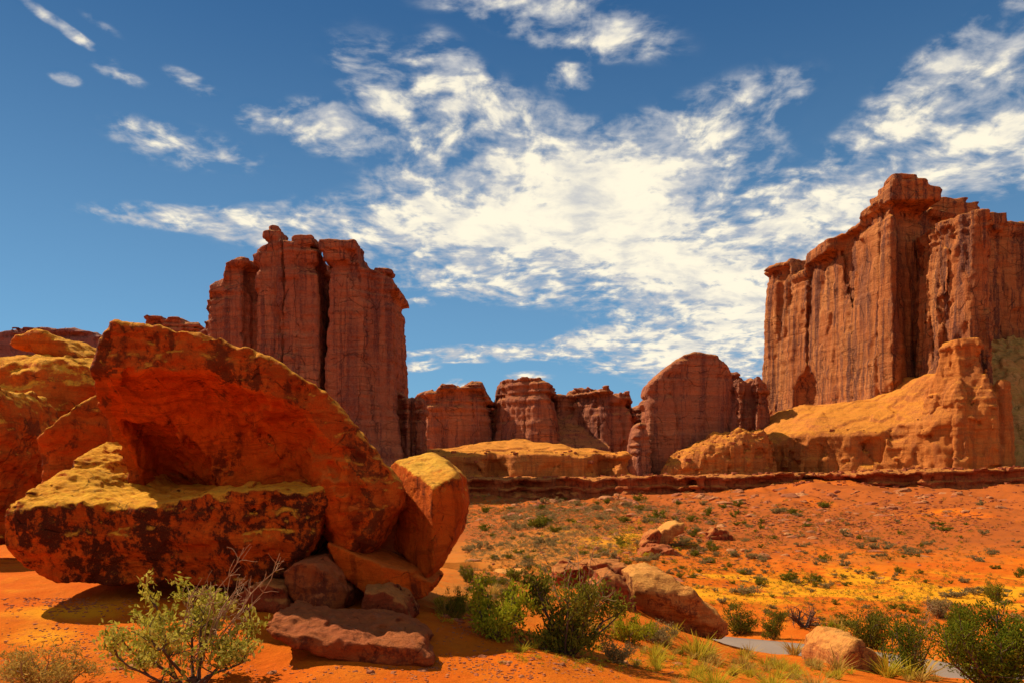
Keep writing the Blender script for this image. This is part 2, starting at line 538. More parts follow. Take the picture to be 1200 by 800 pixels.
M['boulder'] = boulder_mat('boulder_roof_stone', (0.50, 0.080, 0.010), (0.10, 0.025, 0.010), (0.88, 0.36, 0.03), 0.505, 0.8)
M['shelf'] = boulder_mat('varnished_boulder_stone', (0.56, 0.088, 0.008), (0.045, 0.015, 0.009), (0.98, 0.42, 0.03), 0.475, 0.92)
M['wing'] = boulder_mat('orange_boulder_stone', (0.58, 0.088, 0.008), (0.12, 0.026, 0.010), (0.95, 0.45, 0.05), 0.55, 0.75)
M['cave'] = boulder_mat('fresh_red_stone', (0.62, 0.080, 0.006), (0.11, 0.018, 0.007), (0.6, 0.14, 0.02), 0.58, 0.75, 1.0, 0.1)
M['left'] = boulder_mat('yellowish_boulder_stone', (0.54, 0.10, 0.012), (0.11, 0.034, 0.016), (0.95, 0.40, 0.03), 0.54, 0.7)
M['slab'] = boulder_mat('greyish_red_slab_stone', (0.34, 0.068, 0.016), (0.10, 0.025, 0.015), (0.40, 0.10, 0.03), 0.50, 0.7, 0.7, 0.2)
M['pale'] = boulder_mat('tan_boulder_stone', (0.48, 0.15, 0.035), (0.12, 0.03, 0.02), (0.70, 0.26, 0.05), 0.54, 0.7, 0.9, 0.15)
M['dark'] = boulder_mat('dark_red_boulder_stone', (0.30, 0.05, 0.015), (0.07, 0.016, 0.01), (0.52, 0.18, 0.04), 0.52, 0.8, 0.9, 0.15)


def talus_mat():
    m, T = mat_new('talus_stone')
    g = T.node('ShaderNodeNewGeometry')
    o = T.node('ShaderNodeObjectInfo').outputs['Random']
    n = T.noise(g.outputs['Position'], 1.6, 5, 0.6)
    a = T.mix(o, (0.34, 0.075, 0.02), (0.50, 0.20, 0.055))
    col = T.mix(T.ramp(n, 0.35, 0.7), a, (0.28, 0.07, 0.025))
    bsdf_out(T, col, 0.9, n, 0.6, 0.2)
    return m


M['talus'] = talus_mat()


def ground_mat():
    m, T = mat_new('red_desert_soil')
    g = T.node('ShaderNodeNewGeometry')
    p = g.outputs['Position']
    at = T.node('ShaderNodeAttribute', attribute_name='soil')
    s = T.node('ShaderNodeSeparateColor', {0: at.outputs['Color']})
    yellow, stony, dark = s.outputs[0], s.outputs[1], s.outputs[2]
    big = T.noise(p, 0.12, 6, 0.62, 0.4)
    mid = T.noise(p, 0.9, 10, 0.68, 0.2)
    fine = T.noise(p, 7.0, 10, 0.72)
    grit = T.noise(p, 55.0, 5, 0.75)
    red = (0.54, 0.088, 0.005)
    col = T.mix(T.ramp(T.math('ADD', T.math('MULTIPLY', big, .5), T.math('MULTIPLY', mid, .5)), 0.36, 0.64), red, (0.63, 0.150, 0.006))
    yl = T.ramp(T.math('ADD', yellow, T.math('MULTIPLY', T.math('SUBTRACT', T.math('ADD', big, mid), 1.0), 0.9)), 0.30, 0.72)
    col = T.mix(yl, col, (0.74, 0.275, 0.008))
    st = T.ramp(T.math('ADD', stony, T.math('MULTIPLY', T.math('SUBTRACT', T.math('ADD', mid, fine), 1.0), 1.3)), 0.25, 0.8)
    col = T.mix(T.math('MULTIPLY', st, 0.85), col, (0.44, 0.155, 0.025))
    col = T.mix(T.math('MULTIPLY', T.ramp(dark, 0.2, 0.9), 0.9), col, (0.36, 0.080, 0.014))
    col = T.mix(T.math('MULTIPLY', T.ramp(fine, 0.52, 0.66), 0.5), col, (0.40, 0.075, 0.014))
    col = T.mix(T.math('MULTIPLY', T.ramp(mid, 0.50, 0.60), T.math('ADD', 0.12, T.math('MULTIPLY', dark, 0.55))), col, (0.30, 0.075, 0.02))
    col = T.mix(T.math('MULTIPLY', T.ramp(grit, 0.56, 0.74), 0.5), col, (0.88, 0.36, 0.03))
    hgt = T.math('ADD', T.math('MULTIPLY', fine, 0.6), T.math('ADD', T.math('MULTIPLY', mid, 1.6), T.math('MULTIPLY', grit, 0.12)))
    bsdf_out(T, col, 0.97, hgt, 0.55, 0.13, 0.03)
    return m


M['ground'] = ground_mat()


def road_mat():
    m, T = mat_new('weathered_asphalt')
    p = T.node('ShaderNodeNewGeometry').outputs['Position']
    a = T.noise(p, 0.7, 5, 0.6)
    b = T.noise(p, 30.0, 4, 0.6)
    col = T.mix(a, (0.20, 0.13, 0.085), (0.30, 0.20, 0.13))
    col = T.mix(T.math('MULTIPLY', T.ramp(b, 0.5, 0.8), 0.3), col, (0.3, 0.2, 0.13))
    bsdf_out(T, col, 0.85, b, 0.3, 0.02, 0.3)
    return m


M['road'] = road_mat()


def leaf_mat(name, a, b, c=None):
    m, T = mat_new(name)
    r = T.node('ShaderNodeNewGeometry').outputs['Random Per Island']
    o = T.node('ShaderNodeObjectInfo').outputs['Random']
    col = T.mix(r, a, b)
    if c:
        col = T.mix(T.ramp(T.math('FRACT', T.math('MULTIPLY', r, 7.31)), 0.72, 0.95), col, c)
    col = T.mix(T.math('MULTIPLY', o, 0.35), col, tuple(x * 0.55 for x in a))
    d = T.node('ShaderNodeBsdfDiffuse', {'Color': col, 'Roughness': 0.6})
    t = T.node('ShaderNodeBsdfTranslucent', {'Color': col})
    mx = T.node('ShaderNodeMixShader', {0: 0.3, 1: d.outputs[0], 2: t.outputs[0]})
    out = T.node('ShaderNodeOutputMaterial')
    T.t.links.new(mx.outputs[0], out.inputs[0])
    return m


M['leaf_sage'] = leaf_mat('pale_olive_leaves', (0.46, 0.38, 0.03), (0.64, 0.54, 0.10), (0.28, 0.26, 0.02))
M['leaf_green'] = leaf_mat('bright_green_leaves', (0.36, 0.34, 0.010), (0.52, 0.44, 0.03), (0.20, 0.22, 0.01))
M['leaf_dark'] = leaf_mat('dark_green_leaves', (0.20, 0.17, 0.012), (0.32, 0.26, 0.03), (0.10, 0.10, 0.01))
M['leaf_juniper'] = leaf_mat('juniper_scales', (0.14, 0.16, 0.008), (0.27, 0.26, 0.02), (0.08, 0.10, 0.006))
M['leaf_grey'] = leaf_mat('grey_sage_leaves', (0.33, 0.22, 0.07), (0.48, 0.33, 0.12), (0.20, 0.14, 0.04))
M['leaf_brown'] = leaf_mat('brown_brush_leaves', (0.30, 0.14, 0.03), (0.44, 0.24, 0.06), (0.17, 0.10, 0.02))
M['leaf_straw'] = leaf_mat('dry_straw_blades', (0.50, 0.29, 0.04), (0.66, 0.42, 0.09), (0.33, 0.21, 0.03))
M['leaf_yellow'] = leaf_mat('yellow_green_blades', (0.55, 0.40, 0.02), (0.66, 0.46, 0.04), (0.34, 0.30, 0.02))


def wood_mat(name, a, b):
    m, T = mat_new(name)
    p = T.node('ShaderNodeNewGeometry').outputs['Position']
    n = T.noise(T.scale(p, (25, 25, 4)), 1.0, 4, 0.6)
    bsdf_out(T, T.mix(n, a, b), 0.9, n, 0.5, 0.01)
    return m


M['bark'] = wood_mat('grey_brown_bark', (0.07, 0.035, 0.02), (0.17, 0.10, 0.06))
M['twig'] = wood_mat('dry_tan_twigs', (0.26, 0.12, 0.05), (0.44, 0.25, 0.11))

# ---------------------------------------------------------------- the land
CTRL = [  # photo column, photo row, distance in metres -> ground height there
    (0, 800, 8.3), (300, 800, 8.5), (600, 800, 8.6), (850, 800, 10.6), (1000, 800, 15.5), (1200, 800, 25),
    (0, 728, 10.6), (200, 732, 10.4), (400, 738, 10.2), (100, 697, 11.9), (300, 697, 11.9), (470, 738, 10.4), (500, 712, 12.2), (200, 765, 9.3), (450, 778, 9.1),
    (619, 775, 9.3), (540, 697, 16), (560, 670, 40), (530, 650, 88), (580, 745, 11.2), (665, 765, 11.4), (720, 712, 23), (700, 680, 42),
    (760, 742, 19), (800, 738, 31), (850, 750, 37.5), (960, 765, 33.5), (1100, 786, 30.5), (850, 778, 17), (940, 785, 20),
    (1000, 785, 23), (1150, 768, 35), (900, 722, 47), (1200, 722, 47), (1050, 722, 47), (600, 640, 88), (800, 682, 60), (1000, 690, 62),
    (1200, 690, 62), (900, 655, 84), (1200, 655, 84), (1050, 655, 84), (900, 612, 132), (1200, 612, 132), (650, 612, 132),
    (780, 640, 90), (900, 582, 228), (1200, 578, 222), (1050, 580, 225), (650, 588, 225), (540, 600, 200), (650, 586, 282), (540, 586, 282),
    (780, 581, 270), (860, 577, 276), (930, 573, 280), (1200, 571, 262), (1060, 572, 268), (1000, 566, 275),
]
CTRL_Z = [  # column, distance, height
    (600, 2.0, -.2), (0, 2.0, -.2), (1200, 2.0, -.3), (1200, 6, -.8), (0, 20, -.4), (250, 20, -.5), (0, 40, -1.5), (300, 40, -2.5), (0, 100, -5), (300, 100, -5.5),
    (0, 300, -3), (300, 300, -3), (0, 12.5, -.02),
    (0, 700, 4), (600, 700, 4), (1200, 700, 14), (0, 3000, 0), (600, 3000, 0), (1200, 3000, 10), (600, 340, -1), (1200, 330, 7), (900, 330, 5), (750, 340, 0),
]


def _rt(X, Y):
    r = np.hypot(X, Y)
    th = np.arctan2(X, Y)
    # angles far outside the view fold back smoothly to one value behind the camera
    a = np.clip(th, -0.75, 0.75)
    back = sstep(np.abs(th), 0.75, math.pi)
    a = a * (1 - back)
    return np.stack([a * 3.2, np.log(np.maximum(r, 1.5)) * 1.25], -1)


_cx, _cz = [], []
for px, py, Y in CTRL:
    p = P(px, py, Y)
    _cx.append((p[0], p[1])); _cz.append(p[2])
for px, Y, z in CTRL_Z:
    _cx.append((X_(px, Y), Y)); _cz.append(z)
_cx = np.array(_cx)
_Q = _rt(_cx[:, 0], _cx[:, 1])


def _phi(d):
    return np.sqrt(d * d + 0.02)


_K = _phi(np.linalg.norm(_Q[:, None] - _Q[None], axis=-1)) + np.eye(len(_Q)) * 0.0005
_A = np.block([[_K, np.ones((len(_Q), 1))], [np.ones((1, len(_Q))), np.zeros((1, 1))]])
# heights vary on very different scales near and far: fit the slope (height over distance)
_rr = np.hypot(_cx[:, 0], _cx[:, 1])
_W = np.linalg.solve(_A, np.r_[np.array(_cz) / (_rr + 3), 0])

ROAD_PTS = np.array([P(px, py, Y) for px, py, Y in [(690, 738, 46), (760, 741, 43), (850, 751.5, 38), (960, 763, 34.6),
                                                    (1030, 772, 33), (1100, 783, 31.2), (1200, 800, 29.2), (1320, 812, 28)]])
ROAD_PTS = np.vstack([ROAD_PTS[0] + (ROAD_PTS[0] - ROAD_PTS[1]) * np.array([6, 6, 0.5]), ROAD_PTS, ROAD_PTS[-1] + np.array([25, -6, -.3])])
ROAD_W = 2.7


def _catmull(Pp, n=16):
    Pp = np.vstack([2 * Pp[0] - Pp[1], Pp, 2 * Pp[-1] - Pp[-2]])
    out = []
    for i in range(1, len(Pp) - 2):
        t = np.linspace(0, 1, n, endpoint=False)[:, None]
        a, b, c, d = Pp[i - 1], Pp[i], Pp[i + 1], Pp[i + 2]
        out.append(0.5 * (2 * b + (c - a) * t + (2 * a - 5 * b + 4 * c - d) * t ** 2 + (3 * b - a - 3 * c + d) * t ** 3))
    out.append(Pp[-2][None])
    return np.vstack(out)


ROAD_C = _catmull(ROAD_PTS)


def terrain_base(X, Y):
    X, Y = np.asarray(X, float), np.asarray(Y, float)
    sh = X.shape
    q = _rt(X.ravel(), Y.ravel())
    r = np.hypot(X.ravel(), Y.ravel())
    out = np.empty(len(q))
    for i in range(0, len(q), 100000):
        d = np.linalg.norm(q[i:i + 100000, None] - _Q[None], axis=-1)
        out[i:i + 100000] = (_phi(d) @ _W[:-1] + _W[-1]) * (r[i:i + 100000] + 3)
    return out.reshape(sh)


def terrain(X, Y, rough=True):
    X, Y = np.asarray(X, float), np.asarray(Y, float)
    z = terrain_base(X, Y)
    r = np.hypot(X, Y)
    if rough:
        amp = sstep(r, 20, 60)
        z = z + 0.035 * fbm(X * 0.9, Y * 0.9, 0, 4, 3) * (1 - amp * .3) + 0.22 * fbm(X * 0.16, Y * 0.16, 0, 4, 9) * sstep(r, 9, 25)
        z = z + amp * 0.55 * fbm(X * 0.05, Y * 0.05, 0, 5, 21) + sstep(r, 95, 190) * (1.3 * fbm(X * 0.06, Y * 0.035, 0, 5, 41) - .9 * np.abs(perlin(X * .11 + .3 * fbm(X * .1, Y * .1, 0, 2, 5), Y * .03, 0, 43)))
    # scree lobes spilling from the ledges
    z = z + sstep(r, 215, 262) * (1 - sstep(r, 300, 330)) * 3.6 * np.clip(fbm(X * .045, Y * .012, 0, 4, 47) - .12, 0, 1.2)
    # the road bed
    m = (np.abs(Y - 36) < 22) & (X > -10) & (X < 70)
    if m.any():
        xs, ys = X[m], Y[m]
        d2 = (xs[:, None] - ROAD_C[None, :, 0]) ** 2 + (ys[:, None] - ROAD_C[None, :, 1]) ** 2
        k = d2.argmin(1)
        w = 1 - sstep(np.sqrt(d2[np.arange(len(k)), k]), ROAD_W * 0.5 + 0.5, ROAD_W * 0.5 + 3.0)
        zz = z[m]
        z = z.copy()
        z[m] = zz * (1 - w) + (ROAD_C[k, 2] - 0.05) * w
    return z


def build_ground():
    fr = np.linspace(-0.68, 0.68, 760)
    rest = np.linspace(0.68, 2 * math.pi - 0.68, 120)[1:-1]
    th = np.r_[fr, rest]
    rr = np.r_[np.geomspace(1.2, 4, 20)[:-1], np.geomspace(4, 110, 420)[:-1], np.geomspace(110, 330, 130)[:-1], np.geomspace(330, 6000, 30)]
    TH, R = np.meshgrid(th, rr, indexing='ij')
    X, Y = R * np.sin(TH), R * np.cos(TH)
    Z = terrain(X, Y)
    n, k = X.shape
    v = np.stack([X, Y, Z], -1).reshape(-1, 3)
    i, j = np.meshgrid(np.arange(n), np.arange(k - 1), indexing='ij')
    i2 = (i + 1) % n
    q = np.stack([i * k + j, i * k + j + 1, i2 * k + j + 1, i2 * k + j], -1).reshape(-1, 4)[:, ::-1]
    # a cap under the camera
    c = len(v)
    v = np.vstack([v, [[0, 0, float(Z[:, 0].mean())]]])
    me = new_mesh('ground', v, q, M['ground'])
    o = link('ground', me)
    tag(o, kind='structure')
    # soil patches: yellow sand, stony cover, dark red scree
    px = 600 + F * v[:, 0] / np.maximum(v[:, 1], .5)
    py = HZ - F * (v[:, 2] - EYE) / np.maximum(v[:, 1], .5)
    D = v[:, 1]

    def blob(x, y, w, h, a=1.0):      # a patch of soil lying where the photo shows it, in ground metres
        Yc = None
        g = np.exp(-(((px - x) / w) ** 2 + ((py - y) / h) ** 2) * 0.8)
        return a * g * (D > 2)
    ye = np.zeros(len(v))
    for b in [(720, 628, 70, 14, .9), (640, 612, 60, 8, .35), (1020, 690, 230, 26, .85), (850, 685, 90, 18, .7), (1150, 700, 120, 26, .8), (880, 665, 60, 12, .4),
              (130, 715, 170, 13, 1.0), (60, 748, 80, 18, .8), (250, 775, 120, 10, .35), (525, 712, 45, 11, .65), (660, 700, 90, 18, .55), (900, 560, 90, 5, .8), (1120, 552, 110, 5, .8),
              (930, 730, 60, 8, .5), (860, 775, 40, 8, .4), (960, 592, 120, 6, .35), (1100, 600, 100, 5, .4), (590, 535, 100, 12, .6), (10, 690, 40, 20, .5)]:
        ye = np.maximum(ye, blob(*b))
    st = np.zeros(len(v))
    for b in [(600, 640, 160, 45, .85), (560, 690, 90, 26, .7), (700, 600, 200, 24, .35), (900, 640, 120, 24, .35), (1100, 640, 180, 16, .45), (1010, 655, 200, 10, .5)]:
        st = np.maximum(st, blob(*b))
    dk = np.zeros(len(v))
    for b in [(1000, 625, 260, 16, .5), (850, 600, 180, 20, .35), (1110, 585, 160, 14, .5), (640, 575, 120, 8, .5)]:
        dk = np.maximum(dk, blob(*b))
    mod = np.clip(.75 + 1.1 * fbm(v[:, 0] / 9, v[:, 1] / 9, 0, 4, 55), 0, 1.6)
    ye = ye * mod
    dk = np.clip(dk + .75 * sstep(D, 60, 120) - .6 * np.clip(ye, 0, 1) + .6 * fbm(v[:, 0] / 16, v[:, 1] / 22, 0, 4, 57) * (D > 70), 0, 1)
    ca = me.color_attributes.new('soil', 'FLOAT_COLOR', 'POINT')
    ca.data.foreach_set('color', np.stack([ye, st, dk, np.ones(len(v))], -1).astype(f32).ravel())


def build_road():
    c = ROAD_C
    t = np.gradient(c, axis=0)
    n = np.stack([-t[:, 1], t[:, 0]], -1)
    n /= np.linalg.norm(n, axis=1, keepdims=True)
    us = np.linspace(-1, 1, 7)
    v = np.zeros((len(c), 9, 3))
    for k, u in enumerate(us):
        w = ROAD_W / 2 * u
        v[:, k + 1, :2] = c[:, :2] + n * w
        v[:, k + 1, 2] = c[:, 2] + 0.05 - 0.03 * u * u
    for k, s in ((0, -1), (8, 1)):
        v[:, k, :2] = c[:, :2] + n * (ROAD_W / 2 + 0.12) * s
        v[:, k, 2] = c[:, 2] - 0.2
    i, j = np.meshgrid(np.arange(len(c) - 1), np.arange(8), indexing='ij')
    q = np.stack([i * 9 + j, i * 9 + j + 1, (i + 1) * 9 + j + 1, (i + 1) * 9 + j], -1).reshape(-1, 4)[:, ::-1]
    tag(link('road', new_mesh('road', v.reshape(-1, 3), q, M['road'])), kind='structure')


build_ground()
build_road()

# ---------------------------------------------------------------- cliffs, towers and buttes
def butte_fn(poly, prof, Yr, zb, taper=0.08, flute=(2.2, 9.0), cracks=(), bands=1.0, cap=0.0, seed=1, toprough=1.5, flare=(0, 1), prof_axis=None,
             lean=0.0, round_=2.0):
    """poly: plan outline (x, y) in metres; prof: skyline [(photo column, photo row)] at distance Yr; returns a distance field"""
    pr = np.array(prof, float)
    sx = X_(pr[:, 0], Yr)
    sz = Z_(pr[:, 1], Yr)

    def fn(x, y, z):
        X2, Y2 = x[:, :, 0] + 0 * y[:, :, 0], y[:, :, 0] + 0 * x[:, :, 0]
        wx = X2 + 1.2 * fbm(X2 / 14, Y2 / 14, 0, 2, seed + 3)
        wy = Y2 + 1.2 * fbm(X2 / 14, Y2 / 14, 5.5, 2, seed + 5)
        d2 = poly_sdf(poly, wx, wy)
        if prof_axis is None:
            top = np.interp(X2 + 0.4 * perlin(X2 / 5, Y2 / 5, 3, seed), sx, sz)
        else:
            top = prof_axis(X2, Y2)
        # broken, blocky skyline
        top = top + toprough * (np.round(2 * perlin(X2 / 6.5, Y2 / 6.5, 7, seed + 9)) / 2) + toprough * 0.3 * perlin(X2 / 2.5, Y2 / 2.5, 1, seed + 2)
        fl = np.zeros_like(d2)
        A, L = flute
        rel = np.clip((z - zb) / (np.max(sz) - zb), 0, 1.2)
        d = d2[:, :, None] + taper * (z - zb - 8)
        # flutes and joints: vary along the wall, hardly with height
        fl = ridged(x / L, y / L, z / (L * 9), 2, seed + 11)
        d = d - A * 0.5 * fl
        fi = perlin(x / (L * .33), y / (L * .33), z / (L * 3.0), seed + 13)
        d = d - A * 0.30 * fi
        jt = np.abs(perlin(x / (L * 1.3), y / (L * 1.3), z / (L * 16), seed + 19))
        d = d + A * 0.9 * (1 - sstep(jt, 0.0, 0.09))
        # square-cut blocks between joints
        d = d - A * 0.55 * cells(x, y, z, L * .55, L * 2.2, seed)
        # spalled slabs: patches of wall that have fallen away
        sp = perlin(x / (L * 1.1), y / (L * 1.1), z / (L * 1.7), seed + 29)
        d = d + A * 0.45 * sstep(sp, 0.1, 0.22)
        # bedding ledges, stronger up at the cap
        bd = perlin(x / 60, y / 60, z / 2.6, seed + 23) + 0.6 * perlin(x / 40, y / 40, z / 1.1, seed + 24)
        dt = top[:, :, None] - z
        capz = 1 - sstep(dt, 3.0, 16.0)
        d = d - bands * (0.35 + 1.5 * capz) * bd
        if cap:
            d = d - cap * (1 - sstep(dt, 1.5, 5.0)) + cap * 0.9 * sstep(dt, 4.0, 6.0) * (1 - sstep(dt, 7.0, 11.0))
        if flare[0]:
            h = np.clip(1 - (z - zb) / flare[1], 0, 1)
            d = d - flare[0] * h * h
        for cx, w, dep, Yc in cracks:
            xc = X_(cx, Yc)
            wv = w * (0.8 + 0.5 * perlin(0, 0, z / 8, seed + int(cx)))
            cr = smax(np.abs(x - xc - 0.7 * perlin(0.3, y / 9, z / 14, seed + int(cx) + 1)) - wv, (y - (Yc + dep)), 0.5) + 0 * d
            d = np.maximum(d, -cr)
        return smax(d, z - top[:, :, None], round_)
    return fn


def fine_disp(a, s, seed):
    def disp(v, n):
        side = 1 - 0.7 * np.abs(n[:, 2])
        return (a * fbm(v[:, 0] / s, v[:, 1] / s, v[:, 2] / (s * 1.8), 3, seed)
                + a * 0.5 * perlin(v[:, 0] / (s * 6), v[:, 1] / (s * 6), v[:, 2] / (s * .35), seed + 5)) * side
    return disp


def pts(l, close=None):
    """plan outline from (photo column, distance)"""
    return [(X_(px, Y), Y) for px, Y in l]


# --- the big mesa on the right ---------------------------------------------------------------
def build_mesa():
    root = empty('mesa', (200, 400, 5))
    tag(root, 'tallest red sandstone mesa at the right edge, sheer sunlit wall over a smooth orange base', 'mesa')
    inv = -np.array((200, 400, 5.0))
    main = [(158, 331), (151, 372), (146, 402), (137, 432), (140, 450), (300, 450), (300, 380), (262, 374), (222, 366), (200, 356), (180, 346)]

    def top_main(X, Y):
        t = np.interp(Y, [325, 340, 352, 356, 372, 378, 395, 402, 412, 416, 425, 440, 500],
                      [121, 121, 120, 116, 116.5, 112, 112, 107.5, 107, 116, 115.5, 117, 117])
        r = np.interp(X, [160, 180, 190, 205, 235, 262, 330], [0, 0, -1, 1, 0, -3, -3])
        k = np.clip((X - 165) / 60, 0, 1)
        return t * (1 - k) + (121 + r) * k
    f_main = butte_fn(main, [(0, 222), (1200, 222)], 330, 20, 0.030, (2.2, 15.0), bands=1.1, cap=1.2, seed=4, toprough=1.2, prof_axis=top_main,
                      cracks=[(1106, 1.6, 16, 333)])

    def f_cliff(x, y, z):
        d = f_main(x, y, z)
        # the high rim block and its stack of flat caps
        for cx, cy, hx, hy, z0, z1 in [(168, 341, 11, 10, 117, 123.5), (165.5, 338, 7.5, 7, 123, 126.2), (164, 337, 5, 5, 126, 129), (196, 362, 12, 8, 116, 124.5),
                                       (195, 360, 8, 6, 124, 126.5), (221, 372, 7, 6, 118, 124), (152, 386, 5, 14, 108, 114)]:
            q = smax(smax(np.abs(x - cx) - hx, np.abs(y - cy) - hy, 1.5), np.abs(z - (z0 + z1) / 2) - (z1 - z0) / 2, .8) - .6 * perlin(x / 5, y / 5, z / 1.6, 77)
            d = np.minimum(d, q)
        # alcove at the foot of the lit wall
        al = np.sqrt(((x - 146.5) / 7) ** 2 + ((y - 398) / 11) ** 2 + ((z - 41) / 15) ** 2) - 1
        d = smax(d, -al * 6, 1.0)
        return d
    o = sdf_mesh('cliff_wall', f_cliff, (128, 262, 318, 440, 14, 134), 0.85, M['mesa'], fine_disp(0.40, 2.2, 5), root)
    o.location = inv
    # the pillar standing out in front
    pil = [(173, 352), (169, 318), (173, 302), (182, 300), (191, 318), (198, 350), (180, 360)]
    f_pil = butte_fn(pil, [(900, 240), (1100, 242), (1120, 250), (1150, 246), (1170, 256), (1200, 260)], 306, 20, 0.04, (2.2, 8.0), bands=1.0, cap=0.8, seed=8, toprough=1.2)
    o = sdf_mesh('pillar', f_pil, (158, 210, 290, 370, 16, 112), 0.7, M['mesa'], fine_disp(0.5, 2.0, 15), root)
    o.location = inv
    # smooth slickrock base: gently sloping bench on top, a steep rounded face below
    base = [(98, 372), (102, 344), (119, 321), (144, 303), (157, 289), (174, 283), (182, 292), (196, 312), (232, 330), (300, 345), (300, 400), (120, 420)]

    def f_base(x, y, z):
        d2 = poly_sdf(base, x[:, :, 0] + 0 * y[:, :, 0], y[:, :, 0] + 0 * x[:, :, 0])[:, :, None]
        X2 = x[:, :, 0] + 0 * y[:, :, 0]
        Y2 = y[:, :, 0] + 0 * x[:, :, 0]
        g = 0.6 * fbm(x / 18, y / 18, z / 10, 3, 61) + 0.35 * perlin(x / 30, y / 30, z / 1.8, 62)
        # height of the bench against the distance in from its edge
        inn = np.clip(-d2[:, :, 0], -20, 60)
        lift = np.interp(X2, [100, 112, 125, 140, 152, 159, 165, 178, 186, 200, 300], [-4, 0, 2, 2, 3, 7, 12, 12, -2, -8, -9])
        topz = 17.5 + lift + np.interp(inn, [-1, 0, 1.5, 5, 12, 24, 60], [-3, -1, .5, 3, 7, 13.5, 16]) + 1.0 * fbm(X2 / 14, Y2 / 14, 0, 3, 64) + 1.6 * cells(X2, Y2, 0 * X2, 7, 50, 65)
        lz = z + .5 * perlin(x / 12, y / 12, z / 5, 67)
        g = g - 0.5 * (np.abs((lz / 4.6) % 1 - .5) * 2) ** 3 + 2.6 * cells(x, y, z, 8.5, 9.0, 71, .5) + 1.1 * cells(x, y, z, 3.6, 4.5, 73, .5)
        cr = np.abs(perlin(x / 13, y / 13, z / 60, 74))
        g = g + 1.6 * (1 - sstep(cr, 0, .06))
        steep = d2 + 0.10 * (z - 8) + g
        # arched overhang scars
        for cx, cz, r in [(146, 19, 4.5), (138, 14, 3.2), (158, 17, 5)]:
            a = np.sqrt(((x - cx) / r) ** 2 + ((z - cz) / (r * .8)) ** 2) - 1
            steep = steep + 1.4 * sstep(-a, 0, .25) * (z < cz + r)
        return smax(steep, z - topz[:, :, None], 1.2)
    o = sdf_mesh('slickrock_base', f_base, (86, 240, 270, 390, -2, 46), 0.75, M['slick'], fine_disp(0.30, 2.6, 25), root)
    o.location = inv
    # knob on the buttress in front of the pillar, and the column beside it
    kn = [(156, 300), (161, 288), (171, 284), (178, 291), (177, 308), (160, 310)]

    def f_kn(x, y, z):
        d2 = poly_sdf(kn, x[:, :, 0] + 0 * y[:, :, 0], y[:, :, 0] + 0 * x[:, :, 0])[:, :, None]
        d = d2 - np.interp(z, [4, 22, 30, 40, 46, 49, 50, 53], [2.5, 1.5, 0, -3.6, -5.2, -5.4, -4.4, -4.8]) + .8 * fbm(x / 7, y / 7, z / 18, 3, 71) + 2.2 * cells(x, y, z, 5, 9, 75, .5) + .9 * cells(x, y, z, 2.4, 3.5, 76, .5) + 0.5 * perlin(x / 20, y / 20, z / 1.5, 72)
        top = 53 - 0.55 * np.maximum(np.abs(x - 167) - 3, 0) ** 1.3 + 0 * y
        c2 = np.sqrt((x - 177) ** 2 + (y - 287) ** 2) - 3.2 + 0.6 * perlin(x / 5, y / 5, z / 3, 73) + .05 * (z - 20)
        c2 = smax(c2, z - 37 - perlin(x / 3, y / 3, 0, 7), 2)
        return smin(smax(d, z - top, 1.0), c2, .6)
    o = sdf_mesh('buttress', f_kn, (146, 194, 270, 322, 0, 62), 0.6, M['slick'], fine_disp(0.35, 2.0, 35), root)
    o.location = inv


def mesa_scree():
    # brushy scree that climbs into the recess right of the pillar
    root = next(o for o in sc.objects if o.name == 'mesa')

    def f(x, y, z):
        X2, Y2 = x[:, :, 0] + 0 * y[:, :, 0], y[:, :, 0] + 0 * x[:, :, 0]
        top = np.interp(Y2, [300, 312, 335, 362], [10, 26, 50, 62]) + .12 * (X2 - 205) + 3.0 * fbm(X2 / 11, Y2 / 11, 0, 5, 68) + 2.6 * cells(X2, Y2, 0 * X2, 5, 50, 69, .6) + 1.4 * cells(X2, Y2, 0 * X2, 2.2, 50, 70, .6)
        return smax((z - top[:, :, None]) * .7, 186 - x, 1.0) + 0 * y
    o = sdf_mesh('scree_slope', f, (184, 246, 300, 366, 0, 72), 0.7, M['scree'], fine_disp(.4, 1.6, 17), root)
    o.location = -np.array((200, 400, 5.0))


def single(name, label, fn, box, h, mat, origin, disp=None, cat='butte', group=None):
    o = sdf_mesh(name, fn, box, h, mat, disp or fine_disp(0.5, 2.2, 3), None, origin)
    return tag(o, label, cat, group)


build_mesa()
mesa_scree()

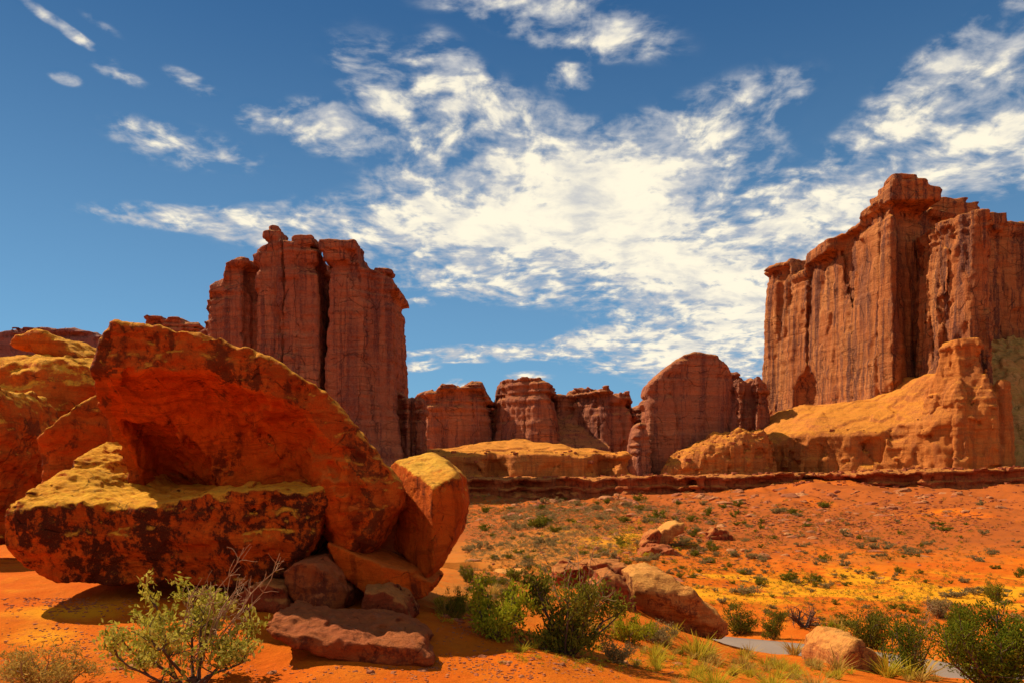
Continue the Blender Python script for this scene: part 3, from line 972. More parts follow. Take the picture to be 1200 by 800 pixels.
# --- the tower behind the big boulder --------------------------------------------------------
def build_tower():
    Y = 300
    L = lambda l: [(X_(px, yy), yy) for px, yy in l]
    left = L([(223, 318), (246, 305), (284, 301), (296, 308), (300, 298), (330, 296), (376, 297)]) + [(-72, 345), (-118, 345)]
    right = L([(380, 297), (420, 296), (440, 301), (464, 304)]) + [(-44, 342), (-71, 345)]
    pl = [(200, 384), (230, 378), (233, 350), (237, 326), (256, 322), (259, 304), (275, 298), (300, 290), (312, 286), (318, 278), (334, 281), (345, 288),
          (372, 291), (378, 300), (400, 300)]
    pr = [(360, 300), (380, 296), (420, 294), (424, 314), (440, 314), (458, 322), (466, 332), (480, 350)]
    fl = butte_fn(left, pl, Y, -4, 0.03, (1.7, 13.0), cracks=[(331, 0.45, 2.0, 297)], cap=0.7, seed=31, toprough=0.9, flare=(4, 14))
    fr = butte_fn(right, pr, Y, -4, 0.03, (1.6, 13.0), cracks=[], cap=0.9, seed=37, toprough=0.7, flare=(7, 26))

    def f(x, y, z):
        d = np.minimum(fl(x, y, z), fr(x, y, z))
        # joint that splits the tower in two, cap blocks, the balanced knob
        jx = X_(378, Y) + 0.5 * perlin(0.2, 0.4, z / 12, 3)
        d = np.maximum(d, -(np.maximum(np.abs(x - jx) - np.interp(z, [0, 60, 72, 85, 95], [.7, .8, 1.2, 1.5, 1.8]), y - 330)))
        for px0, px1, y0, y1, yc, hy in [(348, 373, 282, 293, 304, 8), (379, 422, 288, 300, 304, 9), (384, 414, 299, 312, 304, 8), (317, 328, 265, 276, 303, 2.2),
                                         (312, 334, 274, 284, 304, 5), (238, 258, 320, 328, 312, 6), (440, 461, 318, 324, 310, 6)]:
            cx, hx = X_((px0 + px1) / 2, yc), (px1 - px0) / 2 * yc / F
            cz, hz = Z_((y0 + y1) / 2, yc), (y1 - y0) / 2 * yc / F
            q = smax(smax(np.abs(x - cx) - hx, np.abs(y - yc) - hy, 1.2), np.abs(z - cz) - hz, .8) - .45 * perlin(x / 3, y / 3, z / 1.4, 78)
            d = smin(d, q, .3)
        return d
    o = single('rock_tower', 'tall dark red sandstone tower split by a deep vertical crack, behind the big alcove boulder', f,
               (-126, -36, 285, 352, -8, 102), 0.62, M['tower'], (-82, 320, -4), fine_disp(0.5, 1.8, 3), 'rock tower')


build_tower()

# --- the small buttress at its foot ----------------------------------------------------------
f = butte_fn(pts([(462, 318), (478, 312), (484, 316), (497, 314), (500, 326), (464, 328)]), [(455, 462), (468, 458), (476, 466), (482, 462), (484, 470), (486, 464), (496, 466), (503, 480)], 314, -4, 0.02,
             (1.2, 5), seed=43, toprough=.6, cracks=[(481, .5, 5, 313)], flare=(2, 14))
single('rock_buttress', 'narrow dark red rock buttress against the right foot of the split tower', f, (-50, -28, 304, 334, -8, 42), 0.5, M['tower'], (-40, 320, -4),
       fine_disp(.3, 1.4, 4), 'buttress')

# --- buttes in the gap -----------------------------------------------------------------------
f = butte_fn(pts([(484, 440), (500, 428), (540, 426), (560, 426), (576, 430), (576, 470), (486, 470)]),
             [(480, 470), (487, 458), (500, 456), (510, 458), (517, 450), (530, 449), (538, 454), (545, 452), (553, 447), (564, 448), (570, 460), (577, 470)], 428, 14, 0.06,
             (1.5, 13), seed=51, toprough=2.0, cap=1.6, bands=1.6)
single('butte', 'rounded red butte with a knobbly top, left of the broad flat topped butte', f, (-62, -6, 418, 476, 8, 60), 0.75, M['tower'], (-34, 445, 15))


def mid_butte():
    lft = pts([(568, 442), (590, 424), (622, 412), (648, 410), (656, 430)]) + [(25, 470), (-12, 470)]
    f1 = butte_fn(lft, [(560, 480), (578, 470), (581, 446), (586, 441), (625, 441), (645, 446), (655, 452)], 415, 16, 0.18, (1.5, 12), seed=57, toprough=1.4, cap=0.8, bands=1.6)
    rgt = pts([(650, 440), (672, 442), (690, 430), (710, 422), (738, 420), (742, 440)]) + [(70, 475), (20, 475)]
    f2 = butte_fn(rgt, [(640, 456), (652, 455), (668, 458), (670, 452), (690, 452), (695, 456), (712, 453), (718, 460), (738, 460), (744, 480)], 424, 16, 0.06, (1.4, 12), seed=59, toprough=1.8, cap=1.6, bands=1.5)

    def f(x, y, z):
        a = smin(f1(x, y, z), f2(x, y, z), 2.0)
        # a sunlit slickrock apron in the notch between the two halves
        s = (z - 16 - np.interp(np.broadcast_to(y, np.broadcast_shapes(x.shape, y.shape)), [412, 425, 440, 460], [0, 6, 19, 30])) * .8 + 0 * x
        s = smax(s, np.abs(x - 38) - 14, 2.0) + 1.2 * fbm(x / 9, y / 9, z / 6, 3, 63)
        s = smax(s, 414 - y, 2)
        return smin(a, s, 1.0)
    single('butte', 'broad flat topped red butte in the middle of the gap, notched by a sunlit slope', f, (-24, 72, 402, 482, 8, 64), 0.75, M['tower'], (25, 440, 16))


mid_butte()
f = butte_fn(pts([(738, 470), (752, 462), (775, 466), (770, 500), (740, 500)]), [(730, 478), (742, 476), (750, 474), (760, 480)], 470, 14, .05, (1.6, 8), seed=65, toprough=.8)
single('butte', 'small far red butte peeping out between the flat topped butte and the dome shaped fin', f, (64, 94, 456, 506, 8, 54), 0.9, M['tower'], (76, 475, 15))


# --- the dome shaped fin, the outcrops beside it ----------------------------------------------
def dome():
    body = pts([(750, 340), (760, 332), (800, 330), (850, 331), (868, 336), (866, 352), (758, 360)])
    f1 = butte_fn(body, [(740, 520), (748, 500), (753, 466), (762, 448), (780, 432), (800, 416), (815, 411), (840, 415), (852, 426), (858, 432), (870, 470), (880, 520)], 332, 0, .03, (1.2, 10), seed=81, toprough=.8, cap=.4, bands=.6)
    fin = pts([(736, 322), (748, 316), (760, 318), (758, 334), (738, 334)])
    f2 = butte_fn(fin, [(730, 560), (738, 520), (744, 500), (750, 494), (757, 496), (766, 530)], 318, -4, .02, (1.0, 6), seed=83, toprough=.4, flare=(1.5, 10))

    def f(x, y, z):
        return smin(f1(x, y, z), f2(x, y, z), 1.5)
    single('rock_fin', 'dome shaped dark red rock fin with a shaded flat face and sunlit left rim', f, (42, 98, 308, 366, -8, 58), 0.6, M['tower'], (72, 335, -2), fine_disp(.35, 1.8, 6), 'rock fin')


dome()
f = butte_fn(pts([(850, 365), (866, 356), (878, 360), (886, 352), (902, 358), (900, 380), (852, 380)]),
             [(845, 440), (856, 428), (866, 434), (874, 444), (878, 446), (884, 440), (896, 446), (905, 460)], 358, 6, .05, (1.8, 6), seed=87, toprough=1.0)
single('rock_outcrop', 'pair of rounded red rock heads between the dome shaped fin and the tall mesa', f, (94, 118, 348, 386, 4, 54), 0.55, M['tower'], (106, 366, 8), fine_disp(.35, 1.5, 8), 'outcrop')


def rubble():
    pl = pts([(775, 315), (800, 308), (835, 304), (870, 302), (905, 304), (905, 350), (780, 345)])

    def f(x, y, z):
        X2, Y2 = x[:, :, 0] + 0 * y[:, :, 0], y[:, :, 0] + 0 * x[:, :, 0]
        d2 = poly_sdf(pl, X2, Y2)
        inn = np.clip(-d2, -20, 40)
        px = X2 / Y2 * F + 600
        topz = np.interp(px, [770, 800, 830, 870, 900], [10, 13, 16, 20, 23]) - 4 + np.interp(inn, [-3, 0, 3, 12, 30], [-6, -2, 1, 4, 9])
        # rounded knobs
        topz = topz + 3.2 * np.abs(perlin(X2 / 6.5, Y2 / 6.5, 0, 91)) + 1.4 * np.round(2 * perlin(X2 / 4, Y2 / 4, 2, 96)) / 2 + 1.3 * np.abs(perlin(X2 / 2.6, Y2 / 2.6, 3, 92)) - .6
        d = d2[:, :, None] + .16 * (z - 4) + 1.5 * fbm(x / 6, y / 6, z / 6, 4, 93) + 2.6 * cells(x, y, z, 4.5, 3.5, 95, .5) + 1.2 * cells(x, y, z, 2.2, 1.8, 97, .5) + .5 * perlin(x / 25, y / 25, z / 1.3, 94)
        return smax(d, z - topz[:, :, None], 2.0)
    single('rock_outcrop', 'knobbly sunlit orange slickrock rising from the dome shaped fin to the tall mesa', f, (50, 108, 294, 356, -4, 40), 0.55, M['slick'], (80, 325, 2), fine_disp(.3, 1.4, 9), 'outcrop')


rubble()

# --- far mesa on the left --------------------------------------------------------------------
f = butte_fn(pts([(-160, 760), (-60, 720), (40, 715), (118, 712), (150, 730)]) + [(-330, 860), (-620, 860)],
             [(-200, 386), (0, 388), (12, 384), (50, 382), (66, 386), (74, 383), (110, 389), (116, 394), (150, 400)], 716, 60, .05, (3.5, 18), seed=101, toprough=2.0, bands=2.5, cap=2.0)
single('distant_mesa', 'long low purple brown mesa on the skyline behind the left boulders', f, (-600, -330, 690, 800, -6, 150), 2.2, M['far'], (-450, 740, 0), fine_disp(1.2, 5, 3), 'mesa')
f = butte_fn(pts([(150, 520), (172, 506), (205, 505), (236, 508), (238, 540), (160, 540)]), [(140, 392), (165, 390), (169, 371), (190, 370), (192, 376), (200, 372), (210, 371), (214, 377), (228, 376), (240, 378), (250, 384)], 506, 40, .03,
             (2, 9), seed=103, toprough=.6, bands=1.6, cap=1.2)
single('distant_mesa', 'small row of red cap rocks peeping over the roof of the alcove boulder', f, (-255, -190, 494, 546, -4, 108), 0.9, M['tower'], (-225, 520, 0), fine_disp(.6, 2.5, 3), 'cap rock')


# --- slickrock bench under the buttes, and the dark ledge along the top of the scree ----------
def bench():
    pl = pts([(468, 330), (500, 322), (560, 318), (580, 326), (600, 318), (650, 316), (700, 318), (708, 328), (722, 318), (748, 320)]) + [(70, 480), (-75, 480)]

    def f(x, y, z):
        X2, Y2 = x[:, :, 0] + 0 * y[:, :, 0], y[:, :, 0] + 0 * x[:, :, 0]
        d2 = poly_sdf(pl, X2, Y2)
        inn = np.clip(-d2, -8, 200)
        lip = 1.6 * np.abs(perlin(X2 / 16, Y2 / 30, 0.2, 111)) + 1.4 * cells(X2, Y2, 0 * X2, 9, 50, 118)
        topz = 8.0 + np.interp(inn, [-3, -.5, .5, 4, 25, 60, 120], [-3, .5, 2.8, 3.8, 6.4, 12.5, 20]) + lip + .7 * fbm(X2 / 12, Y2 / 12, 0, 3, 112)
        d = d2[:, :, None] + .05 * (z - 3) + 1.6 * perlin(x / 11, y / 11, z / 20, 113) + 1.4 * sstep(perlin(x / 14, y / 14, z / 14, 115), .0, .12) * (z < 9.5) + 2.4 * cells(x, y, z, 10, 5.5, 116, .5) + .8 * cells(x, y, z, 4, 2.5, 117, .5) + .3 * perlin(x / 30, y / 30, z / 1.4, 114)
        return smax(d, z - topz[:, :, None], 1.0)
    o = sdf_mesh('rock_bench', f, (-80, 72, 308, 460, -4, 34), 0.8, M['slick'], fine_disp(.25, 2.0, 12))
    tag(o, kind='structure')


bench()


def ledge(name, pl, ztop, zbot, box, seed, h=0.5):
    def f(x, y, z):
        X2, Y2 = x[:, :, 0] + 0 * y[:, :, 0], y[:, :, 0] + 0 * x[:, :, 0]
        d2 = poly_sdf(pl, X2 + 2.5 * fbm(X2 / 9, Y2 / 9, 0, 3, seed), Y2 + 5.0 * fbm(X2 / 13, Y2 / 13, 4, 4, seed + 1))
        zt = ztop(X2) if callable(ztop) else ztop
        dt = (zt + 1.3 * fbm(X2 / 12, Y2 / 12, 0, 3, seed + 5))[:, :, None] - z if callable(ztop) else zt - z
        # a projecting cap, then a deep undercut, then crumbling lower beds
        off = np.interp(dt, [-1, 0, 1.0, 1.3, 3.2, 3.6, 4.4, 4.8, 7], [0, 0, -.2, 2.6, 3.4, .4, .3, 2.6, -1.0])
        d = d2[:, :, None] + off * (0.7 + .9 * perlin(x / 8, y / 8, 0, seed + 2)) + .8 * fbm(x / 3.5, y / 3.5, z / 2.5, 2, seed + 3) + 2.2 * cells(x, y, z, 5.5, 2.4, seed + 8, .5) + 1.0 * cells(x, y, z, 2.4, 1.3, seed + 9, .5)
        return smax(d, -dt, .4)
    o = sdf_mesh(name, f, box, h, M['ledge'], fine_disp(.15, 1.0, seed))
    tag(o, kind='structure')


ledge('rock_ledge', pts([(500, 286), (560, 288), (600, 290), (650, 288), (700, 290), (745, 288), (790, 286), (830, 280), (870, 282), (930, 283), (950, 292)]) + [(110, 330), (-40, 330)],
      lambda X: np.interp(X, [-40, 0, 30, 50, 75, 110], [1.6, 1.6, 1.7, 2.2, 2.6, 3.6]), -5, (-44, 116, 274, 334, -7, 5.5), 121)
ledge('rock_ledge', pts([(1010, 278), (1060, 272), (1110, 268), (1160, 266), (1220, 264), (1320, 264)]) + [(230, 305), (110, 312)],
      lambda X: np.interp(X, [100, 130, 160, 200], [2.6, 4.0, 5.0, 5.6]), -3, (104, 222, 254, 314, -5, 8.5), 131)

# ---------------------------------------------------------------- boulders in front
def at(px, py, Y):
    return np.array([X_(px, Y), Z_(py, Y)])


def xz(poly, Y):
    return [at(px, py, Y) for px, py in poly]


def sub_d(x, y, z, a, s, seed, o=4):
    return a * fbm(x / s, y / s, z / s, o, seed)


def prism_fn(poly, Yp, y0, y1, k=0.12, rough=0.05, seed=1, tilt=0.0, yfront=None, ztop=None, bed=0.02):
    """a rock whose outline seen from the front is POLY (photo pixels at distance Yp), from y0 back to y1"""
    pz = xz(poly, Yp)

    def fn(x, y, z):
        X2 = x[:, 0, :] + 0 * z[:, 0, :]
        Z2 = z[:, 0, :] + 0 * x[:, 0, :]
        d2 = poly_sdf(pz, X2, Z2)[:, None, :]
        lo = y0 if yfront is None else yfront(x, z)
        dy = np.maximum(lo + tilt * (z - pz[0][1]) - y, y - y1)
        d = smax(d2 + 0 * y, dy, k)
        if ztop is not None:
            d = smax(d, z - ztop(x, y), k)
        n = fbm(x / .9, y / .9, z / .9, 4, seed)
        d = d + rough * 1.6 * n + rough * .8 * np.round(1.6 * perlin(x / .5, y / .5, z / .35, seed + 4)) * .6
        d = d + rough * 1.5 * cells(x, y, z, .75 * rough / .03, .55 * rough / .03, seed + 6, .6) + rough * 0.8 * cells(x + .35 * z, y, z, .24 * rough / .03, .16 * rough / .03, seed + 8, .7) * sstep(perlin(x / .8, y / .8, z / .8, seed + 9), -.1, .25)
        if bed:
            d = d + bed * perlin(x / 3, y / 3, z / .13 + .6 * n, seed + 7)
        return d
    return fn


def near_disp(a, s, seed):
    def disp(v, n):
        x, y, z = v.T
        return a * fbm(x / s, y / s, z / s, 4, seed) - a * .9 * sstep(perlin(x / (s * 2.2), y / (s * 2.2), z / (s * 1.4), seed + 3), .18, .4)
    return disp


def box_of(poly, Y, y0, y1, pad=0.35):
    p = np.array(xz(poly, Y))
    return (p[:, 0].min() - pad, p[:, 0].max() + pad, y0 - pad, y1 + pad, p[:, 1].min() - pad, p[:, 1].max() + pad)


def alcove_boulder():
    org = (X_(240, 12.5), 12.5, 0.1)
    root = empty('alcove_boulder', org)
    tag(root, 'huge red boulder hollowed into an alcove, arching roof over a long dark stained shelf', 'boulder')
    inv = -np.array(org)
    # --- roof, back wall and right hand haunch: one curved shell
    Yr = 11.6
    poly = [(107, 412), (112, 392), (120, 380), (140, 376), (182, 379), (232, 389), (290, 405), (340, 431), (390, 467), (430, 508), (460, 547), (473, 574), (468, 594),
            (444, 612), (428, 636), (404, 653), (384, 648), (366, 628), (340, 660), (120, 660), (92, 560), (98, 480)]
    base = prism_fn(poly, Yr, 11.5, 15.6, .12, .035, 201, bed=.02)
    c = np.array([X_(196, Yr), 11.25, Z_(590, Yr)])

    def cave(x, y, z):
        w = .14 * fbm(x / 1.6, y / 1.6, z / 1.6, 3, 203)
        e = np.sqrt(((x - c[0]) / 2.80) ** 2 + ((y - c[1]) / 1.55) ** 2 + ((z - c[2]) / 1.90) ** 2)
        e2 = np.sqrt(((x - X_(165, 12.6)) / 1.42) ** 2 + ((y - 12.0) / 2.2) ** 2 + ((z - .22 * (X_(165, 12.6) - x) - Z_(584, 12.6)) / 1.34) ** 2)     # deeper inner hollow, lower left
        d = smin((e - 1) * 1.9 + w, (e2 - 1) * 1.1 + .5 * w, .02)
        # flutes sweeping down the inside
        ang = np.arctan2(z - c[2], x - c[0])
        d = d + .10 * perlin(ang * 4 + .8 * e, e * 2.6, y * .4, 205) + .05 * perlin(ang * 12, e * 3, y, 206) + .07 * sstep(perlin(x / .7, y / .7, z / .5, 204), .1, .2)
        return smax(d, (X_(115, Yr) + .03 * perlin(y / .4, z / .4, 0, 210)) - x - .10 * np.clip(y - 12.6, 0, 3), .06)

    def f_roof(x, y, z):
        d = base(x, y, z)
        # the roof's sunny left end is a sloping facet, and its back sinks away
        d = smax(d, -.72 * (x - X_(122, Yr)) - .60 * (y - 11.55) + .34 * (z - Z_(392, Yr)), .10)
        d = smax(d, .30 * (y - 11.9) + .95 * (z - np.interp(x, [X_(112, Yr), X_(182, Yr), X_(290, Yr), X_(390, Yr), X_(473, Yr)],
                                                           [Z_(377, Yr) + .05, Z_(379, Yr), Z_(405, Yr), Z_(467, Yr), Z_(574, Yr)])), .12)
        # the left wall stands back under the overhang
        d = smax(d, (11.5 + 1.05 * np.clip(Z_(432, Yr) - z, 0, 1.5)) - y - 3.0 * np.clip(x - X_(128, Yr), 0, 2), .08)
        # the haunch on the right bulges forward
        b = np.sqrt(((x - X_(404, 11.6) + .25 * (z - 1.2)) / .50) ** 2 + ((y - 12.25) / .95) ** 2 + ((z - Z_(592, 11.6)) / .74) ** 2) - 1
        d = smax(d, -cave(x, y, z), .13)
        d = smin(d, b * .62 + .06 * fbm(x / .6, y / .6, z / .6, 4, 208), .38)
        # chips along the upper rim
        return d + .03 * sstep(perlin(x / .22, y / .22, z / .22, 209), .25, .4)
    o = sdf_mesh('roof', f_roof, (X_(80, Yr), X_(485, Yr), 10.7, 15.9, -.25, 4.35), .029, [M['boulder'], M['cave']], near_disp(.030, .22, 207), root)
    o.location = inv
    me = o.data
    ce = np.empty(len(me.polygons) * 3, f32)
    me.polygons.foreach_get('center', ce)
    ce = ce.reshape(-1, 3)
    cv = np.concatenate([cave(*[q[:, None, None] for q in ce[i:i + 50000].T])[:, 0, 0] for i in range(0, len(ce), 50000)])
    me.polygons.foreach_set('material_index', (cv < .07).astype(np.int32))
    # --- the shelf
    Ys = 11.3
    sp = [(4, 600), (10, 560), (14, 500), (110, 500), (330, 520), (402, 545), (398, 566), (388, 590), (372, 625), (352, 652), (335, 672), (300, 690), (240, 693), (150, 693),
          (75, 687), (40, 676), (14, 648), (5, 622)]

    def ztop(x, y):
        e = np.interp(x, [X_(20, Ys), X_(130, Ys), X_(182, Ys), X_(270, Ys), X_(385, Ys)], [1.40, 1.33, 1.35, 1.52, 1.56])
        t = np.clip(y - 11.3, -1, 3)
        left = 1 - sstep(x, X_(70, 12.5), X_(170, 12.5))
        return e + t * (.10 + .25 * left) + .03 * fbm(x / .9, y / .9, 0, 5, 212)
    yf = lambda x, z: 11.25 + .10 * np.sin(x * 1.1) + .22 * sstep(x, X_(320, Ys), X_(400, Ys)) ** 2 + .25 * (1 - sstep(z, .2, .9)) - .25 * np.exp(-((x - X_(285, Ys)) / .6) ** 2) + 0 * z
    f_sh = prism_fn(sp, Ys, 11.2, 14.6, .07, .03, 211, yfront=yf, ztop=ztop, bed=.012)

    def f_shelf(x, y, z):
        d = f_sh(x, y, z)
        # underside rises towards the back, front brow broken by a few notches
        d = smax(d, (.12 + .10 * np.clip(y - 11.4, 0, 2)) - z, .1)
        return d + .035 * sstep(perlin(x / .5, y / .5, z / .4, 214), .2, .34)
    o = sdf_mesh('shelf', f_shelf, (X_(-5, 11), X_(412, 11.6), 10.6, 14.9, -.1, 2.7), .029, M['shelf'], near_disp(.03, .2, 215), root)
    o.location = inv


alcove_boulder()


def rock(name, label, poly, Yp, y0, y1, mat, h=.04, seed=1, k=.1, rough=.035, cat='boulder', group=None, disp=None, **kw):
    fn = prism_fn(poly, Yp, y0, y1, k, rough, seed, **kw)
    b = box_of(poly, Yp, y0, y1)
    px = np.mean([p[0] for p in poly])
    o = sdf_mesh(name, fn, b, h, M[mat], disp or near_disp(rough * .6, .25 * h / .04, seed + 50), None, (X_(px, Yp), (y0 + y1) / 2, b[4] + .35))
    return tag(o, label, cat, group)


def ridge_front(px, Y, yr, sl, sr):
    xr = X_(px, Y)
    return lambda x, z: yr + np.where(x < xr, sl * (xr - x), sr * (x - xr)) + 0 * z


# right hand wing and the rocks it rests on
rock('boulder', 'upright orange red boulder with a yellow top, beside the right end of the alcove roof',
     [(408, 606), (432, 560), (462, 536), (500, 528), (522, 540), (540, 560), (544, 592), (536, 628), (522, 655), (504, 676), (488, 668), (468, 650), (430, 640)], 12.2, 11.6, 13.8, 'wing', .034, 301, .06, .02,
     yfront=ridge_front(512, 12.2, 11.55, 1.5, .95), ztop=lambda x, y: Z_(572, 12) + .45 * (y - 11.6) + .10 * (x - X_(470, 12.2)))
rock('rock_slab', 'tilted wedge of red rock propped under the upright boulder', [(384, 634), (402, 640), (440, 652), (482, 668), (508, 684), (500, 699), (474, 704), (436, 692), (404, 672)], 11.6, 11.2, 13.0,
     'cave', .03, 305, .05, .02, yfront=ridge_front(455, 11.6, 11.15, .4, .9))
rock('boulder', 'squat brown red boulder wedged below the haunch of the alcove boulder', [(330, 672), (346, 658), (374, 654), (398, 672), (409, 694), (404, 714), (380, 720), (350, 712), (332, 694)], 11.0, 10.7, 12.4,
     'slab', .03, 309, .08, .03, yfront=ridge_front(385, 11.0, 10.7, .6, .8))
rock('rock_slab', 'flat brown red slab lying in front of the rock pile', [(318, 712), (350, 704), (400, 708), (450, 726), (494, 748), (508, 768), (498, 777), (450, 772), (395, 756), (350, 745), (322, 730)], 9.5, 9.1, 10.4,
     'slab', .026, 313, .04, .04, ztop=lambda x, y: -.17 + .15 * (y - 9.1) - .13 * (x - X_(410, 9.5)) + .05 * perlin(x / .3, y / .3, 0, 5), bed=.03)
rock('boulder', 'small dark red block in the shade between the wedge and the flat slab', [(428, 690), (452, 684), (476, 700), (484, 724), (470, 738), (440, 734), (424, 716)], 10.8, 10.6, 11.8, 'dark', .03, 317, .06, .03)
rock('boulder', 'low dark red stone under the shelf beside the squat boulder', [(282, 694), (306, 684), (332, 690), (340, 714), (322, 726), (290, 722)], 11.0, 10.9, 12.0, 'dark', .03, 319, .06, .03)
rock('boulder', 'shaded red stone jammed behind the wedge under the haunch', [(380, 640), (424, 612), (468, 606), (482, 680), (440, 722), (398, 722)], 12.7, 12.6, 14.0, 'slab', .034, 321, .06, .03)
# left hand group
rock('boulder', 'large yellow topped boulder at the left edge, behind the shelf', [(-90, 440), (-30, 420), (10, 414), (40, 409), (70, 411), (96, 421), (112, 432), (114, 452), (100, 482), (70, 520), (52, 575), (0, 640), (-90, 640)], 21.5, 20.4, 25.0,
     'left', .065, 331, .35, .09, yfront=lambda x, z: 20.5 + .75 * np.clip(2.6 - z, 0, 1.3) + .5 * np.clip(z - 3.6, 0, 2) + .4 * np.clip(x - X_(60, 21.5), 0, 3))
rock('boulder', 'flat rounded cap stone perched on the yellow topped boulder', [(24, 407), (38, 396), (60, 392), (84, 400), (106, 416), (113, 428), (98, 430), (60, 418), (34, 414)], 23.0, 22.2, 25.5, 'left', .06, 335, .2, .05)
rock('boulder', 'rounded orange boulder cut by the left edge of the photo', [(-70, 470), (-20, 450), (6, 454), (19, 478), (20, 508), (8, 532), (-20, 560), (-70, 640)], 18.5, 17.8, 20.5, 'left', .055, 337, .3, .08)
rock('boulder', 'pale edged red block leaning between the yellow topped boulder and the alcove wall', [(46, 560), (50, 520), (62, 492), (82, 466), (104, 448), (116, 446), (118, 500), (104, 540), (98, 580), (50, 600)], 14.4, 14.0, 15.8, 'left', .035, 341, .08, .04,
     yfront=lambda x, z: 13.95 + .7 * np.clip(x - X_(66, 14.4), 0, 1) + .5 * np.clip(2.6 - z, 0, .5), ztop=lambda x, y: 2.45 + .9 * (x - X_(60, 14.4)) + .35 * (y - 14.0))

# boulders lower down the slope
rock('boulder', 'big slanting tan boulder with a shaded front, beside the far end of the road', [(735, 672), (742, 666), (762, 666), (778, 672), (812, 694), (842, 722), (849, 736), (836, 742), (800, 746), (768, 742), (748, 724), (738, 700)], 31, 29.6, 33.5,
     'pale', .085, 351, .08, .07, yfront=lambda x, z: 29.6 + 1.1 * np.clip((z + 2.6) - .0, 0, 3) * .9 + .55 * np.clip(-2.9 - .62 * (x - X_(780, 31)) - z, 0, 2) + 0 * z)
rock('boulder', 'dark red rounded boulder behind the large olive shrub', [(694, 690), (702, 674), (718, 669), (732, 680), (742, 704), (746, 728), (720, 736), (690, 728)], 28.5, 27.6, 30.5, 'dark', .08, 355, .25, .08)
rock('boulder', 'layered red boulder peeking over the large olive shrub', [(648, 690), (650, 668), (664, 663), (690, 664), (700, 676), (698, 700), (660, 704)], 32, 31.4, 33.6, 'dark', .08, 359, .12, .08, bed=.12)
rock('boulder', 'low flat boulder with a yellow top and dark front, above the round green shrub', [(568, 690), (572, 674), (588, 669), (612, 671), (622, 680), (621, 694), (590, 700)], 37, 36.2, 38.8, 'pale', .09, 363, .15, .07,
     yfront=lambda x, z: 36.2 + .6 * np.clip(-2.9 - z, 0, 2) + 0 * x)
rock('boulder', 'cone shaped red boulder on the near verge of the road', [(966, 792), (972, 764), (988, 746), (1004, 747), (1022, 760), (1042, 778), (1046, 800), (970, 806)], 23.5, 22.6, 25.5, 'pale', .07, 367, .07, .06,
     yfront=lambda x, z: 22.6 + .75 * np.clip(x - X_(990, 23.5), 0, 2) + .3 * np.clip(z + 3.6, 0, 2))
rock('boulder', 'upright dark boulder leaning beside a pale slab on the open slope', [(748, 640), (758, 626), (766, 620), (772, 624), (768, 638), (756, 645)], 93, 91, 95, 'dark', .2, 371, .3, .12)
rock('boulder', 'pale yellow slab leaning on the open slope beside the upright dark boulder', [(764, 634), (772, 622), (788, 611), (798, 612), (796, 620), (782, 632), (768, 640)], 95, 93, 97.5, 'pale', .2, 375, .3, .12)
for k, (px, py, w, hh, Y) in enumerate([(840, 627, 16, 10, 105), (770, 648, 26, 9, 84), (705, 668, 40, 12, 52), (555, 700, 26, 7, 24), (1095, 640, 26, 6, 110)]):
    lab = ['dark block half buried in the scree above the shrubs', 'low red slab among shrubs in front of the pale leaning slab', 'long flat red outcrop behind the dark red rounded boulder',
           'small flat tan rock between green shrubs near the boulder pile', 'thin grey slab lying high on the red slope'][k]
    rock('boulder', lab, [(px - w, py + hh), (px - w * .8, py - hh * .3), (px - w * .2, py - hh), (px + w * .6, py - hh * .7), (px + w, py + hh * .2), (px + w * .9, py + hh * 1.4), (px, py + hh * 1.6)], Y, Y - w * .0007 * Y, Y + w * .001 * Y,
         ['dark', 'slab', 'dark', 'pale', 'slab'][k], Y * .0022, 381 + k * 3, Y * .004, Y * .0022)

# ---------------------------------------------------------------- plants
rng = np.random.RandomState(11)


def tube(path, r0, r1, n=5):
    path = np.asarray(path, float)
    k = len(path)
    t = np.gradient(path, axis=0)
    t /= np.linalg.norm(t, axis=1, keepdims=True) + 1e-9
    a = np.cross(t, [0.31, 0.17, 0.93]) + 1e-6
    a /= np.linalg.norm(a, axis=1, keepdims=True)
    b = np.cross(t, a)
    r = np.linspace(r0, r1, k)[:, None, None]
    ang = np.linspace(0, 2 * math.pi, n, endpoint=False)
    v = path[:, None] + r * (np.cos(ang)[None, :, None] * a[:, None] + np.sin(ang)[None, :, None] * b[:, None])
    i, j = np.meshgrid(np.arange(k - 1), np.arange(n), indexing='ij')
    q = np.stack([i * n + j, i * n + (j + 1) % n, (i + 1) * n + (j + 1) % n, (i + 1) * n + j], -1).reshape(-1, 4)
    return v.reshape(-1, 3), q


def merge(lst):
    vs, qs, o = [], [], 0
    for v, q in lst:
        vs.append(v); qs.append(q + o); o += len(v)
    return np.vstack(vs), np.vstack(qs)


def wander(p, d, L, r, n=6, up=0.0, jit=0.25):
    """a crooked twig starting at p along d"""
    d = np.array(d, float) / np.linalg.norm(d)
    out = [np.array(p, float)]
    for _ in range(n):
        d = d + r.normal(size=3) * jit + np.array([0, 0, up])
        d /= np.linalg.norm(d)
        out.append(out[-1] + d * L / n)
    return np.array(out), d


